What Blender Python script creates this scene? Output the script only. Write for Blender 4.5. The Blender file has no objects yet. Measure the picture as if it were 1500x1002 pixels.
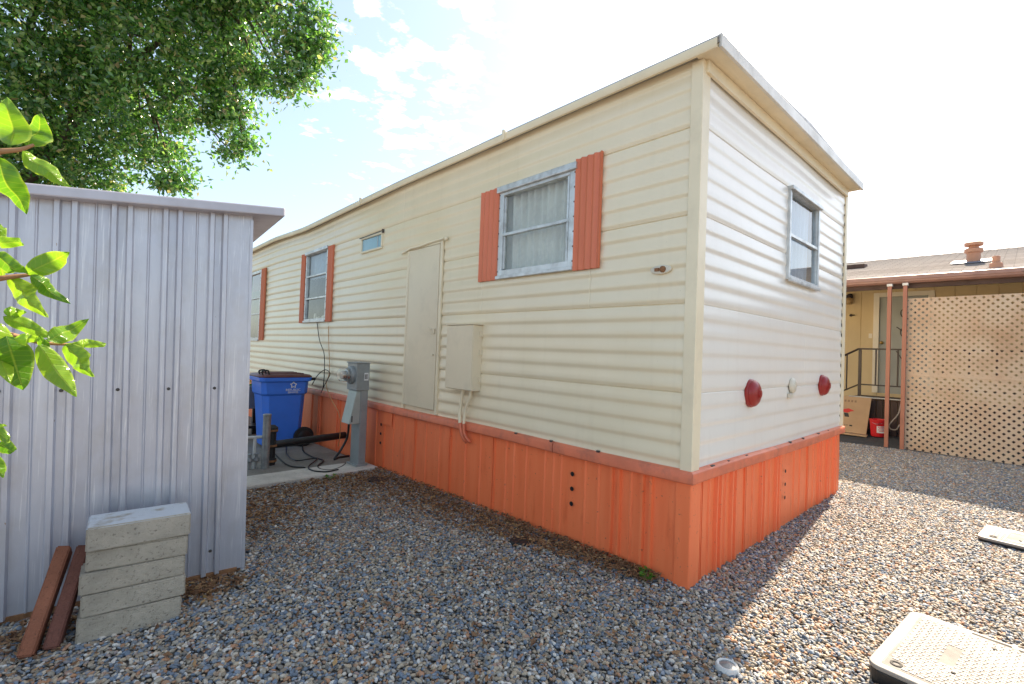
import bpy, bmesh, math, random
import numpy as np
from mathutils import Vector, Matrix, Euler
rnd = random.Random(7)
rng = np.random.default_rng(11)
SC = bpy.context.scene
COL = SC.collection

# ------------------------------------------------------------------ camera
F, CAMH = 701.0, 1.4
def _n(v): return v / np.linalg.norm(v)
_Y = _n(np.array([98 - 750, 11.0, -F])); _X = _n(np.array([1503 - 750, -41.0, -F]))
_Z = _n(np.cross(_X, _Y)); _X = np.cross(_Y, _Z)
R = np.stack([_X, _Y, _Z]); CP = np.array([0, 0, CAMH])
cam = bpy.data.cameras.new('camera'); camo = bpy.data.objects.new('camera', cam); COL.objects.link(camo)
camo.matrix_world = Matrix([[*R[0], 0], [*R[1], 0], [*R[2], CAMH], [0, 0, 0, 1]])
cam.sensor_width = 36; cam.lens = F / 1500 * 36; cam.clip_start = 0.02; cam.clip_end = 2000
SC.camera = camo

# ------------------------------------------------------------------ light
SUN_AZ, SUN_EL = math.radians(5.4), math.radians(40)
sd = Vector((math.cos(SUN_AZ) * math.cos(SUN_EL), math.sin(SUN_AZ) * math.cos(SUN_EL), math.sin(SUN_EL)))
sun = bpy.data.lights.new('sun', 'SUN'); suno = bpy.data.objects.new('sun', sun); COL.objects.link(suno)
sun.energy = 5.0; sun.angle = math.radians(0.5); sun.color = (1, .85, .66)
suno.rotation_euler = sd.to_track_quat('Z', 'Y').to_euler(); suno.location = sd * 30
SKY_STRENGTH = 0.12
SC.view_settings.view_transform = 'Standard'; SC.view_settings.look = 'None'
SC.view_settings.exposure = 1.5; SC.view_settings.gamma = 1.0
def world():
    w = bpy.data.worlds.new('World'); SC.world = w; w.use_nodes = True
    nt = w.node_tree; nt.nodes.clear(); N = nt.nodes.new; L = nt.links.new
    out = N('ShaderNodeOutputWorld'); bg = N('ShaderNodeBackground'); bg.inputs[1].default_value = SKY_STRENGTH
    sky = N('ShaderNodeTexSky'); sky.sky_type = 'NISHITA'; sky.sun_disc = False
    sky.sun_elevation = SUN_EL; sky.sun_rotation = math.pi / 2 - SUN_AZ
    sky.air_density = 1.0; sky.dust_density = 1.5; sky.ozone_density = .6; sky.altitude = 50
    tc = N('ShaderNodeTexCoord')
    sep = N('ShaderNodeSeparateXYZ'); L(tc.outputs['Generated'], sep.inputs[0])
    mx = N('ShaderNodeMath'); mx.operation = 'MAXIMUM'; mx.inputs[1].default_value = .06; L(sep.outputs[2], mx.inputs[0])
    dv = N('ShaderNodeVectorMath'); dv.operation = 'DIVIDE'; L(tc.outputs['Generated'], dv.inputs[0])
    cb = N('ShaderNodeCombineXYZ')
    for i in range(3): L(mx.outputs[0], cb.inputs[i])
    L(cb.outputs[0], dv.inputs[1])
    mp = N('ShaderNodeMapping'); L(dv.outputs[0], mp.inputs[0]); mp.inputs['Scale'].default_value = (2.1, 2.1, 0); mp.inputs['Rotation'].default_value = (0, 0, .6)
    n1 = N('ShaderNodeTexNoise'); n1.inputs['Scale'].default_value = 2.7; n1.inputs['Detail'].default_value = 9; n1.inputs['Roughness'].default_value = .62
    L(mp.outputs[0], n1.inputs[0])
    # the broken band of cloud stands in one part of the sky
    dist = N('ShaderNodeVectorMath'); dist.operation = 'DISTANCE'; L(tc.outputs['Generated'], dist.inputs[0])
    c = R @ _n(np.array([640 - 750, 501 - 130, -F])); dist.inputs[1].default_value = tuple(c)
    mr = N('ShaderNodeMapRange'); L(dist.outputs['Value'], mr.inputs[0])
    mr.inputs[1].default_value = 0.08; mr.inputs[2].default_value = .42; mr.inputs[3].default_value = .07; mr.inputs[4].default_value = -.2
    ad = N('ShaderNodeMath'); ad.operation = 'ADD'; L(n1.outputs[0], ad.inputs[0]); L(mr.outputs[0], ad.inputs[1])
    cr = N('ShaderNodeMapRange'); L(ad.outputs[0], cr.inputs[0]); cr.inputs[1].default_value = .53; cr.inputs[2].default_value = .66; cr.interpolation_type = 'SMOOTHSTEP'
    mix = N('ShaderNodeMix'); mix.data_type = 'RGBA'; L(cr.outputs[0], mix.inputs[0])
    veil = N('ShaderNodeMix'); veil.data_type = 'RGBA'; veil.inputs[0].default_value = .35; L(sky.outputs[0], veil.inputs[6]); veil.inputs[7].default_value = (2.5, 2.85, 2.9, 1)
    L(veil.outputs[2], mix.inputs[6]); mix.inputs[7].default_value = (5.6, 5.5, 5.3, 1)
    L(mix.outputs[2], bg.inputs[0]); L(bg.outputs[0], out.inputs[0])
world()

# ------------------------------------------------------------------ placing helpers (pixel of the photo -> point on a plane)
def ray(x, y): return _n(R @ np.array([x - 750, -(y - 501), -F]))
def at_x(x, y, X): d = ray(x, y); return Vector(CP + d * (X / d[0]))
def at_y(x, y, Y): d = ray(x, y); return Vector(CP + d * (Y / d[1]))
def at_z(x, y, z): d = ray(x, y); return Vector(CP + d * ((z - CAMH) / d[2]))
def at_d(x, y, t): return Vector(CP + ray(x, y) * t)
def gz(x, y): return -0.016 * min(max(y - 1.4, 0), 8)
def at_g(x, y, up=0):
    z = 0
    for _ in range(25):
        p = at_z(x, y, z + up); z = gz(p.x, p.y)
    return p

# ------------------------------------------------------------------ materials
def srgb(r, g, b):
    f = lambda c: c / 12.92 if c <= .04045 else ((c + .055) / 1.055) ** 2.4
    return (f(r / 255), f(g / 255), f(b / 255), 1)
class MatB:
    def __init__(s, name):
        s.m = bpy.data.materials.new(name); s.m.use_nodes = True; s.nt = s.m.node_tree
        s.b = s.nt.nodes['Principled BSDF']; s.tc = s.N('ShaderNodeTexCoord'); s.out = s.nt.nodes['Material Output']
    def N(s, t): return s.nt.nodes.new(t)
    def L(s, a, b): s.nt.links.new(a, b)
    def noise(s, scale, detail=4, stretch=None, rough=.55):
        n = s.N('ShaderNodeTexNoise'); n.inputs['Scale'].default_value = scale; n.inputs['Detail'].default_value = detail; n.inputs['Roughness'].default_value = rough
        if stretch:
            mp = s.N('ShaderNodeMapping'); mp.inputs['Scale'].default_value = stretch; s.L(s.tc.outputs['Object'], mp.inputs[0]); s.L(mp.outputs[0], n.inputs[0])
        else: s.L(s.tc.outputs['Object'], n.inputs[0])
        return n.outputs[0]
    def rng(s, v, a, b, c=0., d=1.):
        r = s.N('ShaderNodeMapRange'); s.L(v, r.inputs[0])
        for i, k in enumerate((a, b, c, d)): r.inputs[i + 1].default_value = k
        return r.outputs[0]
    def mix(s, f, a, b, mode='MIX'):
        m = s.N('ShaderNodeMix'); m.data_type = 'RGBA'; m.blend_type = mode
        for i, v in ((0, f), (6, a), (7, b)):
            if hasattr(v, 'links') or hasattr(v, 'is_linked'): s.L(v, m.inputs[i])
            else: m.inputs[i].default_value = v
        return m.outputs[2]
    def bump(s, h, strength, dist):
        b = s.N('ShaderNodeBump'); b.inputs['Strength'].default_value = strength; b.inputs['Distance'].default_value = dist; s.L(h, b.inputs['Height']); s.L(b.outputs[0], s.b.inputs['Normal'])
    def col(s, c):
        if hasattr(c, 'is_linked'): s.L(c, s.b.inputs['Base Color'])
        else: s.b.inputs['Base Color'].default_value = c
    def set(s, **k):
        for a, v in k.items():
            i = s.b.inputs[a.replace('_', ' ')]
            if hasattr(v, 'is_linked'): s.L(v, i)
            else: i.default_value = v
def c4(c, k=1.): return (c[0] * k, c[1] * k, c[2] * k, 1)
def plain(name, c, rough=.5, metal=0, var=.12, scale=6, bump=.15, bscale=60, bd=.002, stretch=None, dirt=None, dirt_amt=.5, dirt_scale=3, spec=.5):
    M = MatB(name)
    v = M.rng(M.noise(scale, 5, stretch), .3, .7)
    col = M.mix(v, c4(c, 1 - var), c4(c, 1 + var))
    if dirt:
        d = M.rng(M.noise(dirt_scale, 8, stretch, .65), .5, .72, 0, dirt_amt)
        col = M.mix(d, col, c4(dirt))
    M.col(col); M.set(Roughness=M.rng(v, 0, 1, min(1, rough + .08), max(.05, rough - .08)), Metallic=metal, Specular_IOR_Level=spec)
    if bump: M.bump(M.noise(bscale, 4, stretch), bump, bd)
    return M.m

M = {}
def siding_mat(name='painted_siding', ca=(.83, .715, .50, 1), cb=(.86, .75, .545, 1)):
    B = MatB(name)
    st = B.rng(B.noise(2.2, 7, (6, 6, .35), .6), .55, .85, 0, .14)          # faint vertical water streaks
    v = B.rng(B.noise(1.3, 4), .35, .65)
    col = B.mix(v, ca, cb)
    col = B.mix(st, col, (.47, .38, .25, 1))
    sp = B.rng(B.noise(90, 2), .73, .78, 0, .35)
    col = B.mix(sp, col, (.35, .25, .15, 1))
    B.col(col); B.set(Roughness=.27, Specular_IOR_Level=.8); B.bump(B.noise(4.5, 5), .22, .012)
    return B.m
M['siding'] = siding_mat(); M['endsiding'] = siding_mat('sky_sheen_siding', (.85, .80, .72, 1), (.88, .84, .76, 1))  # end wall: sky sheen painted in as a whiter siding colour
M['trimcream'] = plain('cream_trim_paint', (.85, .745, .535), .4, var=.05, scale=2, bscale=20, bd=.003, bump=.08, dirt=(.5, .42, .3), dirt_amt=.3)
M['doorcream'] = plain('door_paint', (.77, .67, .49), .42, var=.04, scale=2, bscale=9, bd=.004, bump=.12, dirt=(.4, .34, .24), dirt_amt=.25, dirt_scale=4)
M['whitetrim'] = plain('white_trim_paint', (.76, .73, .67), .4, var=.06, scale=4, bscale=25, bd=.002, dirt=(.42, .38, .32), dirt_amt=.5, dirt_scale=5)
M['edge'] = plain('bare_roof_edge_metal', (.42, .40, .38), .45, .4, var=.2, scale=8, dirt=(.2, .15, .11), dirt_amt=.6)
def skirt_mat():
    B = MatB('orange_skirt_paint')
    v = B.rng(B.noise(3, 6, (5, 5, .5)), .3, .7)
    col = B.mix(v, (.93, .19, .065, 1), (.97, .24, .09, 1))
    d = B.rng(B.noise(4, 8, (3, 3, .6), .65), .56, .75, 0, .5)
    col = B.mix(d, col, (.60, .10, .03, 1))
    f = B.rng(B.noise(42, 5), .665, .70, 0, .6)
    col = B.mix(f, col, (.25, .10, .06, 1))
    B.col(col); B.set(Roughness=.42); B.bump(B.noise(18, 5, (1, 1, .25)), .2, .004)
    return B.m
M['skirt'] = skirt_mat()
M['rail'] = plain('salmon_rail_paint', (.72, .19, .095), .45, var=.12, scale=5, stretch=(1, 1, 1), dirt=(.20, .10, .08), dirt_amt=.5, dirt_scale=6, bscale=30)
M['shutter'] = plain('salmon_shutter_paint', (.70, .19, .09), .5, var=.12, scale=3, stretch=(1, 1, .3), bscale=30, dirt=(.34, .09, .06), dirt_amt=.4)
M['alu'] = plain('window_aluminium', (.60, .62, .62), .38, .45, var=.12, scale=12, bscale=60, dirt=(.18, .17, .15), dirt_amt=.5, dirt_scale=9)
M['dark'] = plain('dark_gap', (.012, .011, .010), .8, bump=0)
M['screw'] = plain('weathered_screw', (.10, .085, .075), .6, .4, bump=0)
M['inside'] = plain('room_interior', (.16, .13, .10), .8)
def curtain_mat(name, c, t=.35):
    B = MatB(name); v = B.rng(B.noise(5, 4, (1, 1, .5)), .3, .7)
    B.col(B.mix(v, c4(c, .88), c4(c, 1.08))); B.set(Roughness=.9)
    tr = B.N('ShaderNodeBsdfTranslucent'); tr.inputs[0].default_value = c4(c); m = B.N('ShaderNodeMixShader'); m.inputs[0].default_value = t
    B.L(B.b.outputs[0], m.inputs[1]); B.L(tr.outputs[0], m.inputs[2]); B.L(m.outputs[0], B.out.inputs[0])
    return B.m
M['curtain'] = curtain_mat('white_curtain', (.92, .92, .84), .3); M['sky_tint_curtain'] = curtain_mat('sky_reflection_curtain', (.62, .76, .90), .5)  # blue of the second curtain imitates sky reflected in the window
M['redcurtain'] = curtain_mat('red_valance', (.28, .05, .04))
def glass_mat(name, tint, boost=1.0, smear=.25):
    B = MatB(name); nt = B.nt; nt.nodes.remove(B.b)
    t = B.N('ShaderNodeBsdfTransparent'); t.inputs[0].default_value = c4(tint)
    g = B.N('ShaderNodeBsdfGlossy'); g.inputs['Roughness'].default_value = .015
    d = B.N('ShaderNodeBsdfDiffuse'); d.inputs[0].default_value = (.55, .55, .52, 1)
    ge = B.N('ShaderNodeNewGeometry'); dt = B.N('ShaderNodeVectorMath'); dt.operation = 'DOT_PRODUCT'; B.L(ge.outputs['Incoming'], dt.inputs[0]); B.L(ge.outputs['Normal'], dt.inputs[1])
    ab = B.N('ShaderNodeMath'); ab.operation = 'ABSOLUTE'; B.L(dt.outputs['Value'], ab.inputs[0]); iv = B.N('ShaderNodeMath'); iv.operation = 'SUBTRACT'; iv.inputs[0].default_value = 1; B.L(ab.outputs[0], iv.inputs[1])
    pw = B.N('ShaderNodeMath'); pw.operation = 'POWER'; pw.inputs[1].default_value = 5; B.L(iv.outputs[0], pw.inputs[0]); fr = B.N('ShaderNodeMath'); fr.operation = 'MULTIPLY_ADD'; fr.inputs[1].default_value = .96; fr.inputs[2].default_value = .04; B.L(pw.outputs[0], fr.inputs[0])
    mu = B.N('ShaderNodeMath'); mu.operation = 'MULTIPLY'; mu.use_clamp = True; mu.inputs[1].default_value = 1.7 * boost; B.L(fr.outputs[0], mu.inputs[0])
    dm = B.rng(B.noise(7, 6), .45, .8, 0.02, smear); m0 = B.N('ShaderNodeMixShader'); B.L(dm, m0.inputs[0]); B.L(t.outputs[0], m0.inputs[1]); B.L(d.outputs[0], m0.inputs[2])
    m = B.N('ShaderNodeMixShader'); B.L(mu.outputs[0], m.inputs[0]); B.L(m0.outputs[0], m.inputs[1]); B.L(g.outputs[0], m.inputs[2]); B.L(m.outputs[0], B.out.inputs[0])
    return B.m
M['glass'] = glass_mat('window_glass', (.92, .95, .94))
M['mirrorglass'] = glass_mat('bright_window_glass', (.90, .95, .97), .8, .10)
M['clearglass'] = glass_mat('meter_glass', (.93, .95, .96), 1.2, .05)
M['frost'] = plain('frosted_sky_reflection_pane', (.30, .50, .62), .16, var=.08, bump=.05, spec=.9)  # reflected sky painted into the pane as pale blue
def lens_mat():
    B = MatB('red_lens'); B.col((.30, .014, .012, 1)); B.set(Roughness=.3, Specular_IOR_Level=.45, Coat_Weight=.1)
    B.bump(B.noise(140, 2), .25, .003); return B.m
M['lens'] = lens_mat()
M['lamp_white'] = plain('yellowed_lamp_plastic', (.68, .62, .5), .3, bscale=30)
M['rust'] = plain('rusty_bits', (.26, .12, .05), .8, var=.4, scale=30)
def shed_mat():
    B = MatB('weathered_galvanised_sheet')
    v = B.rng(B.noise(3, 7, (2, 2, .5), .62), .35, .68)
    col = B.mix(v, (.52, .52, .575, 1), (.62, .62, .67, 1))
    w = B.rng(B.noise(22, 6, (2.4, 2.4, .06), .7), .58, .70, 0, .55)            # whitish runs down the sheet
    col = B.mix(w, col, (.82, .81, .83, 1))
    w2 = B.rng(B.noise(60, 5, (2.2, 2.2, .05), .6), .60, .66, 0, .5); col = B.mix(w2, col, (.88, .87, .88, 1))
    gy = B.rng(B.noise(5, 6, (1, 1, .7), .6), .5, .75, 0, .45); col = B.mix(gy, col, (.44, .40, .36, 1))
    r = B.rng(B.noise(26, 3, (1.3, 1.3, .5)), .735, .77, 0, .8)
    col = B.mix(r, col, (.28, .15, .06, 1))
    B.col(col); B.set(Roughness=.36, Metallic=.45, Specular_IOR_Level=.6); B.bump(B.noise(3.5, 5), .25, .02)
    return B.m
M['shed'] = shed_mat()
M['shedroof'] = plain('grey_roof_flashing', (.52, .50, .54), .4, .2, var=.1, scale=5, bscale=30, dirt=(.25, .22, .2), dirt_amt=.3)
def concrete_mat(name, c, dark, sc=1., paint=None):
    B = MatB(name); v = B.rng(B.noise(5 * sc, 9, None, .7), .3, .7)
    col = B.mix(v, c4(c, .75), c4(c, 1.18))
    g = B.noise(70 * sc, 4, None, .6)
    col = B.mix(B.rng(g, .58, .72, 0, .75), col, c4(dark))
    if paint:
        sp = B.N('ShaderNodeSeparateXYZ'); B.L(B.tc.outputs['Normal'], sp.inputs[0]); tm = B.N('ShaderNodeMath'); tm.operation = 'MULTIPLY'; B.L(B.rng(sp.outputs[2], .6, .8), tm.inputs[0]); B.L(B.rng(B.noise(8, 6), .34, .46, 0, .9), tm.inputs[1])
        col = B.mix(tm.outputs[0], col, c4(paint))
    B.col(col); B.set(Roughness=.9, Specular_IOR_Level=.25); B.bump(B.noise(48 * sc, 9, None, .75), .9, .012); return B.m
M['block'] = concrete_mat('concrete_block', (.46, .395, .31), (.14, .115, .09))
M['blockpaint'] = concrete_mat('pale_painted_block', (.48, .415, .33), (.16, .135, .11), 1, (.66, .68, .70))
M['pad'] = concrete_mat('stained_concrete', (.27, .25, .215), (.13, .115, .10), .6)
M['curb'] = concrete_mat('pale_concrete', (.64, .60, .53), (.38, .34, .29), .6)
M['brick'] = concrete_mat('red_brick_paver', (.33, .125, .07), (.10, .05, .035), 1.2)
M['brick2'] = concrete_mat('dull_brick_paver', (.21, .085, .06), (.07, .04, .035), 1.2)
M['binblue'] = plain('blue_bin_plastic', (.05, .21, .82), .38, var=.1, scale=3, bscale=120, bump=.15, bd=.001, dirt=(.08, .14, .38), dirt_amt=.35)
M['binlid'] = plain('maroon_lid_plastic', (.13, .038, .035), .45, var=.15, bscale=120)
M['black'] = plain('black_plastic', (.012, .012, .013), .4, var=.3, bscale=80)
M['rubber'] = plain('black_rubber', (.018, .018, .018), .65, var=.3, bscale=80)
M['white'] = plain('white_print', (.8, .8, .8), .5, bump=0, var=.03)
M['pvcwhite'] = plain('white_pvc', (.62, .62, .60), .4, bscale=30, dirt=(.3, .28, .24), dirt_amt=.5)
M['galv'] = plain('galvanised_pipe', (.30, .31, .31), .5, .6, var=.25, scale=12)
M['meterbox'] = plain('grey_enamel', (.30, .33, .335), .42, .15, var=.07, scale=4, bscale=50, dirt=(.2, .2, .19), dirt_amt=.5, dirt_scale=5)
M['metercover'] = plain('pale_green_grey_enamel', (.40, .46, .43), .42, .1, var=.06, scale=4, bscale=50, dirt=(.25, .25, .22), dirt_amt=.4)
M['steel'] = plain('dull_steel', (.45, .45, .45), .3, .9, var=.15)
M['housewall'] = plain('cream_plywood_siding', (.66, .52, .30), .7, var=.06, scale=2, stretch=(1, 1, .3), bscale=20, dirt=(.5, .36, .2), dirt_amt=.3)
M['houseframe'] = plain('cream_door_trim', (.78, .72, .60), .5, var=.04)
M['housedoor'] = plain('grey_screen_door', (.36, .38, .36), .5, var=.06, stretch=(1, 1, .4))
M['gutter'] = plain('brown_pink_gutter', (.36, .20, .16), .4, var=.1, bscale=20)
M['soffit'] = plain('dark_brown_soffit', (.075, .04, .03), .7, var=.2)
M['deckbrown'] = plain('dark_brown_boards', (.060, .032, .028), .6, var=.3, stretch=(1, 1, .2), scale=8)
M['ironrail'] = plain('dark_brown_steel', (.045, .030, .028), .45, var=.2)
M['post'] = plain('rust_brown_post_paint', (.40, .155, .095), .5, var=.15, scale=3, dirt=(.2, .08, .06), dirt_amt=.5)
M['brass'] = plain('brass', (.75, .48, .14), .25, 1, bump=0)
M['card'] = plain('cardboard', (.50, .33, .19), .85, var=.08, scale=3, bscale=90)
M['redplastic'] = plain('red_bucket_plastic', (.60, .012, .018), .35, var=.08)
M['redprint'] = plain('red_print', (.60, .03, .02), .6, bump=0); M['blackprint'] = plain('black_print', (.03, .025, .02), .6, bump=0)
M['paleprint'] = plain('faded_print', (.30, .19, .11), .8, bump=0)
M['hose'] = plain('pale_cable', (.42, .36, .32), .5); M['orangecord'] = plain('tan_cord', (.55, .27, .10), .5)
M['rustvent'] = plain('terracotta_vent_paint', (.50, .25, .15), .55, var=.15, dirt=(.25, .12, .08), dirt_amt=.4)
M['slate'] = plain('lead_flashing', (.17, .19, .24), .5, .3)
def shingle_mat():
    B = MatB('asphalt_shingles')
    br = B.N('ShaderNodeTexBrick'); B.L(B.tc.outputs['Object'], br.inputs[0]); mp = B.N('ShaderNodeMapping'); mp.inputs['Rotation'].default_value = (0, 0, math.pi / 2); B.L(B.tc.outputs['Object'], mp.inputs[0]); B.L(mp.outputs[0], br.inputs[0])
    br.inputs['Scale'].default_value = 1; br.inputs['Brick Width'].default_value = .3; br.inputs['Row Height'].default_value = .14; br.inputs['Mortar Size'].default_value = .008
    br.inputs['Color1'].default_value = (.34, .29, .26, 1); br.inputs['Color2'].default_value = (.45, .39, .35, 1); br.inputs['Mortar'].default_value = (.12, .10, .09, 1)
    col = B.mix(B.rng(B.noise(120, 3), .3, .7, 0, .5), br.outputs[0], (.22, .19, .18, 1))
    B.col(col); B.set(Roughness=.95); B.bump(br.outputs[1], -.6, .01); return B.m
M['shingle'] = shingle_mat()
def lattice_mat():
    B = MatB('weathered_tan_lattice'); v = B.rng(B.noise(2.2, 6), .3, .7)
    col = B.mix(v, (.90, .77, .61, 1), (.86, .65, .46, 1)); col = B.mix(B.rng(B.noise(1.1, 5), .5, .75, 0, .5), col, (.60, .37, .20, 1))
    B.col(col); B.set(Roughness=.6); B.bump(B.noise(40, 4), .2, .002)
    tr = B.N('ShaderNodeBsdfTranslucent'); B.L(col, tr.inputs[0]); mm = B.N('ShaderNodeMixShader'); mm.inputs[0].default_value = .45
    B.L(B.b.outputs[0], mm.inputs[1]); B.L(tr.outputs[0], mm.inputs[2]); B.L(mm.outputs[0], B.out.inputs[0]); return B.m
M['lattice'] = lattice_mat()
M['lidplastic'] = plain('beige_utility_lid', (.30, .275, .245), .6, var=.06, scale=6, bscale=120, bump=.3, dirt=(.40, .36, .31), dirt_amt=.5, dirt_scale=7)
M['lidbase'] = plain('beige_lid_dirty_grooves', (.20, .18, .16), .75, var=.15, scale=8, bscale=120)
M['bark'] = plain('tree_bark', (.10, .075, .055), .9, var=.35, scale=10, bscale=25, bump=.8, bd=.02, stretch=(1, 1, .3))
M['twig'] = plain('reddish_twig', (.33, .17, .08), .6, var=.2)
def leaf_mat(name, cols, trans, rough=.35, tk=1.0, tint=(1.25, 1.35, .5), spec=.5):
    B = MatB(name); g = B.N('ShaderNodeNewGeometry'); cr = B.N('ShaderNodeValToRGB'); e = cr.color_ramp.elements
    for i, (p, c) in enumerate(cols):
        el = e[i] if i < 2 else e.new(p); el.position = p; el.color = c4(c)
    B.L(g.outputs['Random Per Island'], cr.inputs[0]); B.col(cr.outputs[0]); B.set(Roughness=rough, Specular_IOR_Level=spec)
    tr = B.N('ShaderNodeBsdfTranslucent'); tc = B.mix(1.0, cr.outputs[0], (tint[0] * tk, tint[1] * tk, tint[2] * tk, 1), 'MULTIPLY'); B.L(tc, tr.inputs[0])
    m = B.N('ShaderNodeMixShader'); m.inputs[0].default_value = trans
    B.L(B.b.outputs[0], m.inputs[1]); B.L(tr.outputs[0], m.inputs[2]); B.L(m.outputs[0], B.out.inputs[0])
    return B.m
M['treeleaf'] = leaf_mat('tree_leaves', [(0, (.04, .10, .035)), (1, (.38, .28, .15)), (.4, (.08, .185, .05)), (.75, (.17, .31, .065)), (.9, (.34, .44, .15))], .34, .2, 1.6, (1.05, 1.35, .7), .9)
M['weed'] = leaf_mat('weed_leaves', [(0, (.06, .20, .02)), (1, (.12, .30, .04))], .35)
M['litter'] = leaf_mat('dry_leaves', [(0, (.12, .06, .03)), (1, (.48, .29, .12)), (.5, (.26, .13, .06)), (.8, (.34, .18, .085))], .15, .8, .7)
def vein_leaf_mat():
    m_ = leaf_mat('shrub_leaves', [(0, (.08, .19, .018)), (1, (.24, .38, .035)), (.5, (.14, .27, .025))], .45, .2, 1.5); nt = m_.node_tree; N = nt.nodes.new; L = nt.links.new
    b = nt.nodes['Principled BSDF']; src = b.inputs['Base Color'].links[0].from_socket
    def A(n): a = N('ShaderNodeAttribute'); a.attribute_name = n; return a.outputs['Fac']
    def Mt(op, a, b_=None, c=None):
        q = N('ShaderNodeMath'); q.operation = op
        for i, v in enumerate((a, b_, c)):
            if v is None: continue
            if hasattr(v, 'is_linked'): L(v, q.inputs[i])
            else: q.inputs[i].default_value = v
        return q.outputs[0]
    ak = Mt('ABSOLUTE', A('across')); t = A('along')
    lat = Mt('SINE', Mt('MULTIPLY', Mt('SUBTRACT', t, Mt('MULTIPLY', ak, .10)), 62.)); lat = Mt('MAXIMUM', Mt('SUBTRACT', lat, .80), 0.)
    mid = Mt('MAXIMUM', Mt('SUBTRACT', 1., Mt('MULTIPLY', ak, 12.)), 0.); rim = Mt('MAXIMUM', Mt('MULTIPLY', Mt('SUBTRACT', ak, .80), 4.), 0.)
    v = Mt('MINIMUM', Mt('ADD', Mt('ADD', Mt('MULTIPLY', lat, 1.1), Mt('MULTIPLY', mid, .7)), Mt('MULTIPLY', rim, .8)), .8)
    mx = N('ShaderNodeMix'); mx.data_type = 'RGBA'; L(v, mx.inputs[0]); L(src, mx.inputs[6]); mx.inputs[7].default_value = (.34, .42, .06, 1)
    for l in list(src.links):
        if l.to_node != mx: to = l.to_socket; nt.links.remove(l); L(mx.outputs[2], to)
    bp = N('ShaderNodeBump'); bp.inputs['Strength'].default_value = .5; bp.inputs['Distance'].default_value = .002; L(v, bp.inputs['Height']); L(bp.outputs[0], b.inputs['Normal'])
    return m_
M['shrubleaf'] = vein_leaf_mat()
def ground_mat():
    B = MatB('gritty_soil'); v = B.rng(B.noise(30, 8, None, .7), .3, .7); col = B.mix(v, (.07, .06, .052, 1), (.20, .175, .15, 1))
    vo = B.N('ShaderNodeTexVoronoi'); vo.inputs['Scale'].default_value = 38; B.L(B.tc.outputs['Object'], vo.inputs[0])
    hs = B.mix(B.rng(vo.outputs['Color'], 0, 1), (.10, .10, .10, 1), (.34, .29, .24, 1)); col = B.mix(.55, col, hs)
    B.col(col); B.set(Roughness=.95); B.bump(vo.outputs['Distance'], -.8, .02); return B.m
M['ground'] = ground_mat()
M['asphalt'] = concrete_mat('old_asphalt', (.10, .098, .095), (.05, .05, .05), 1)

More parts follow.
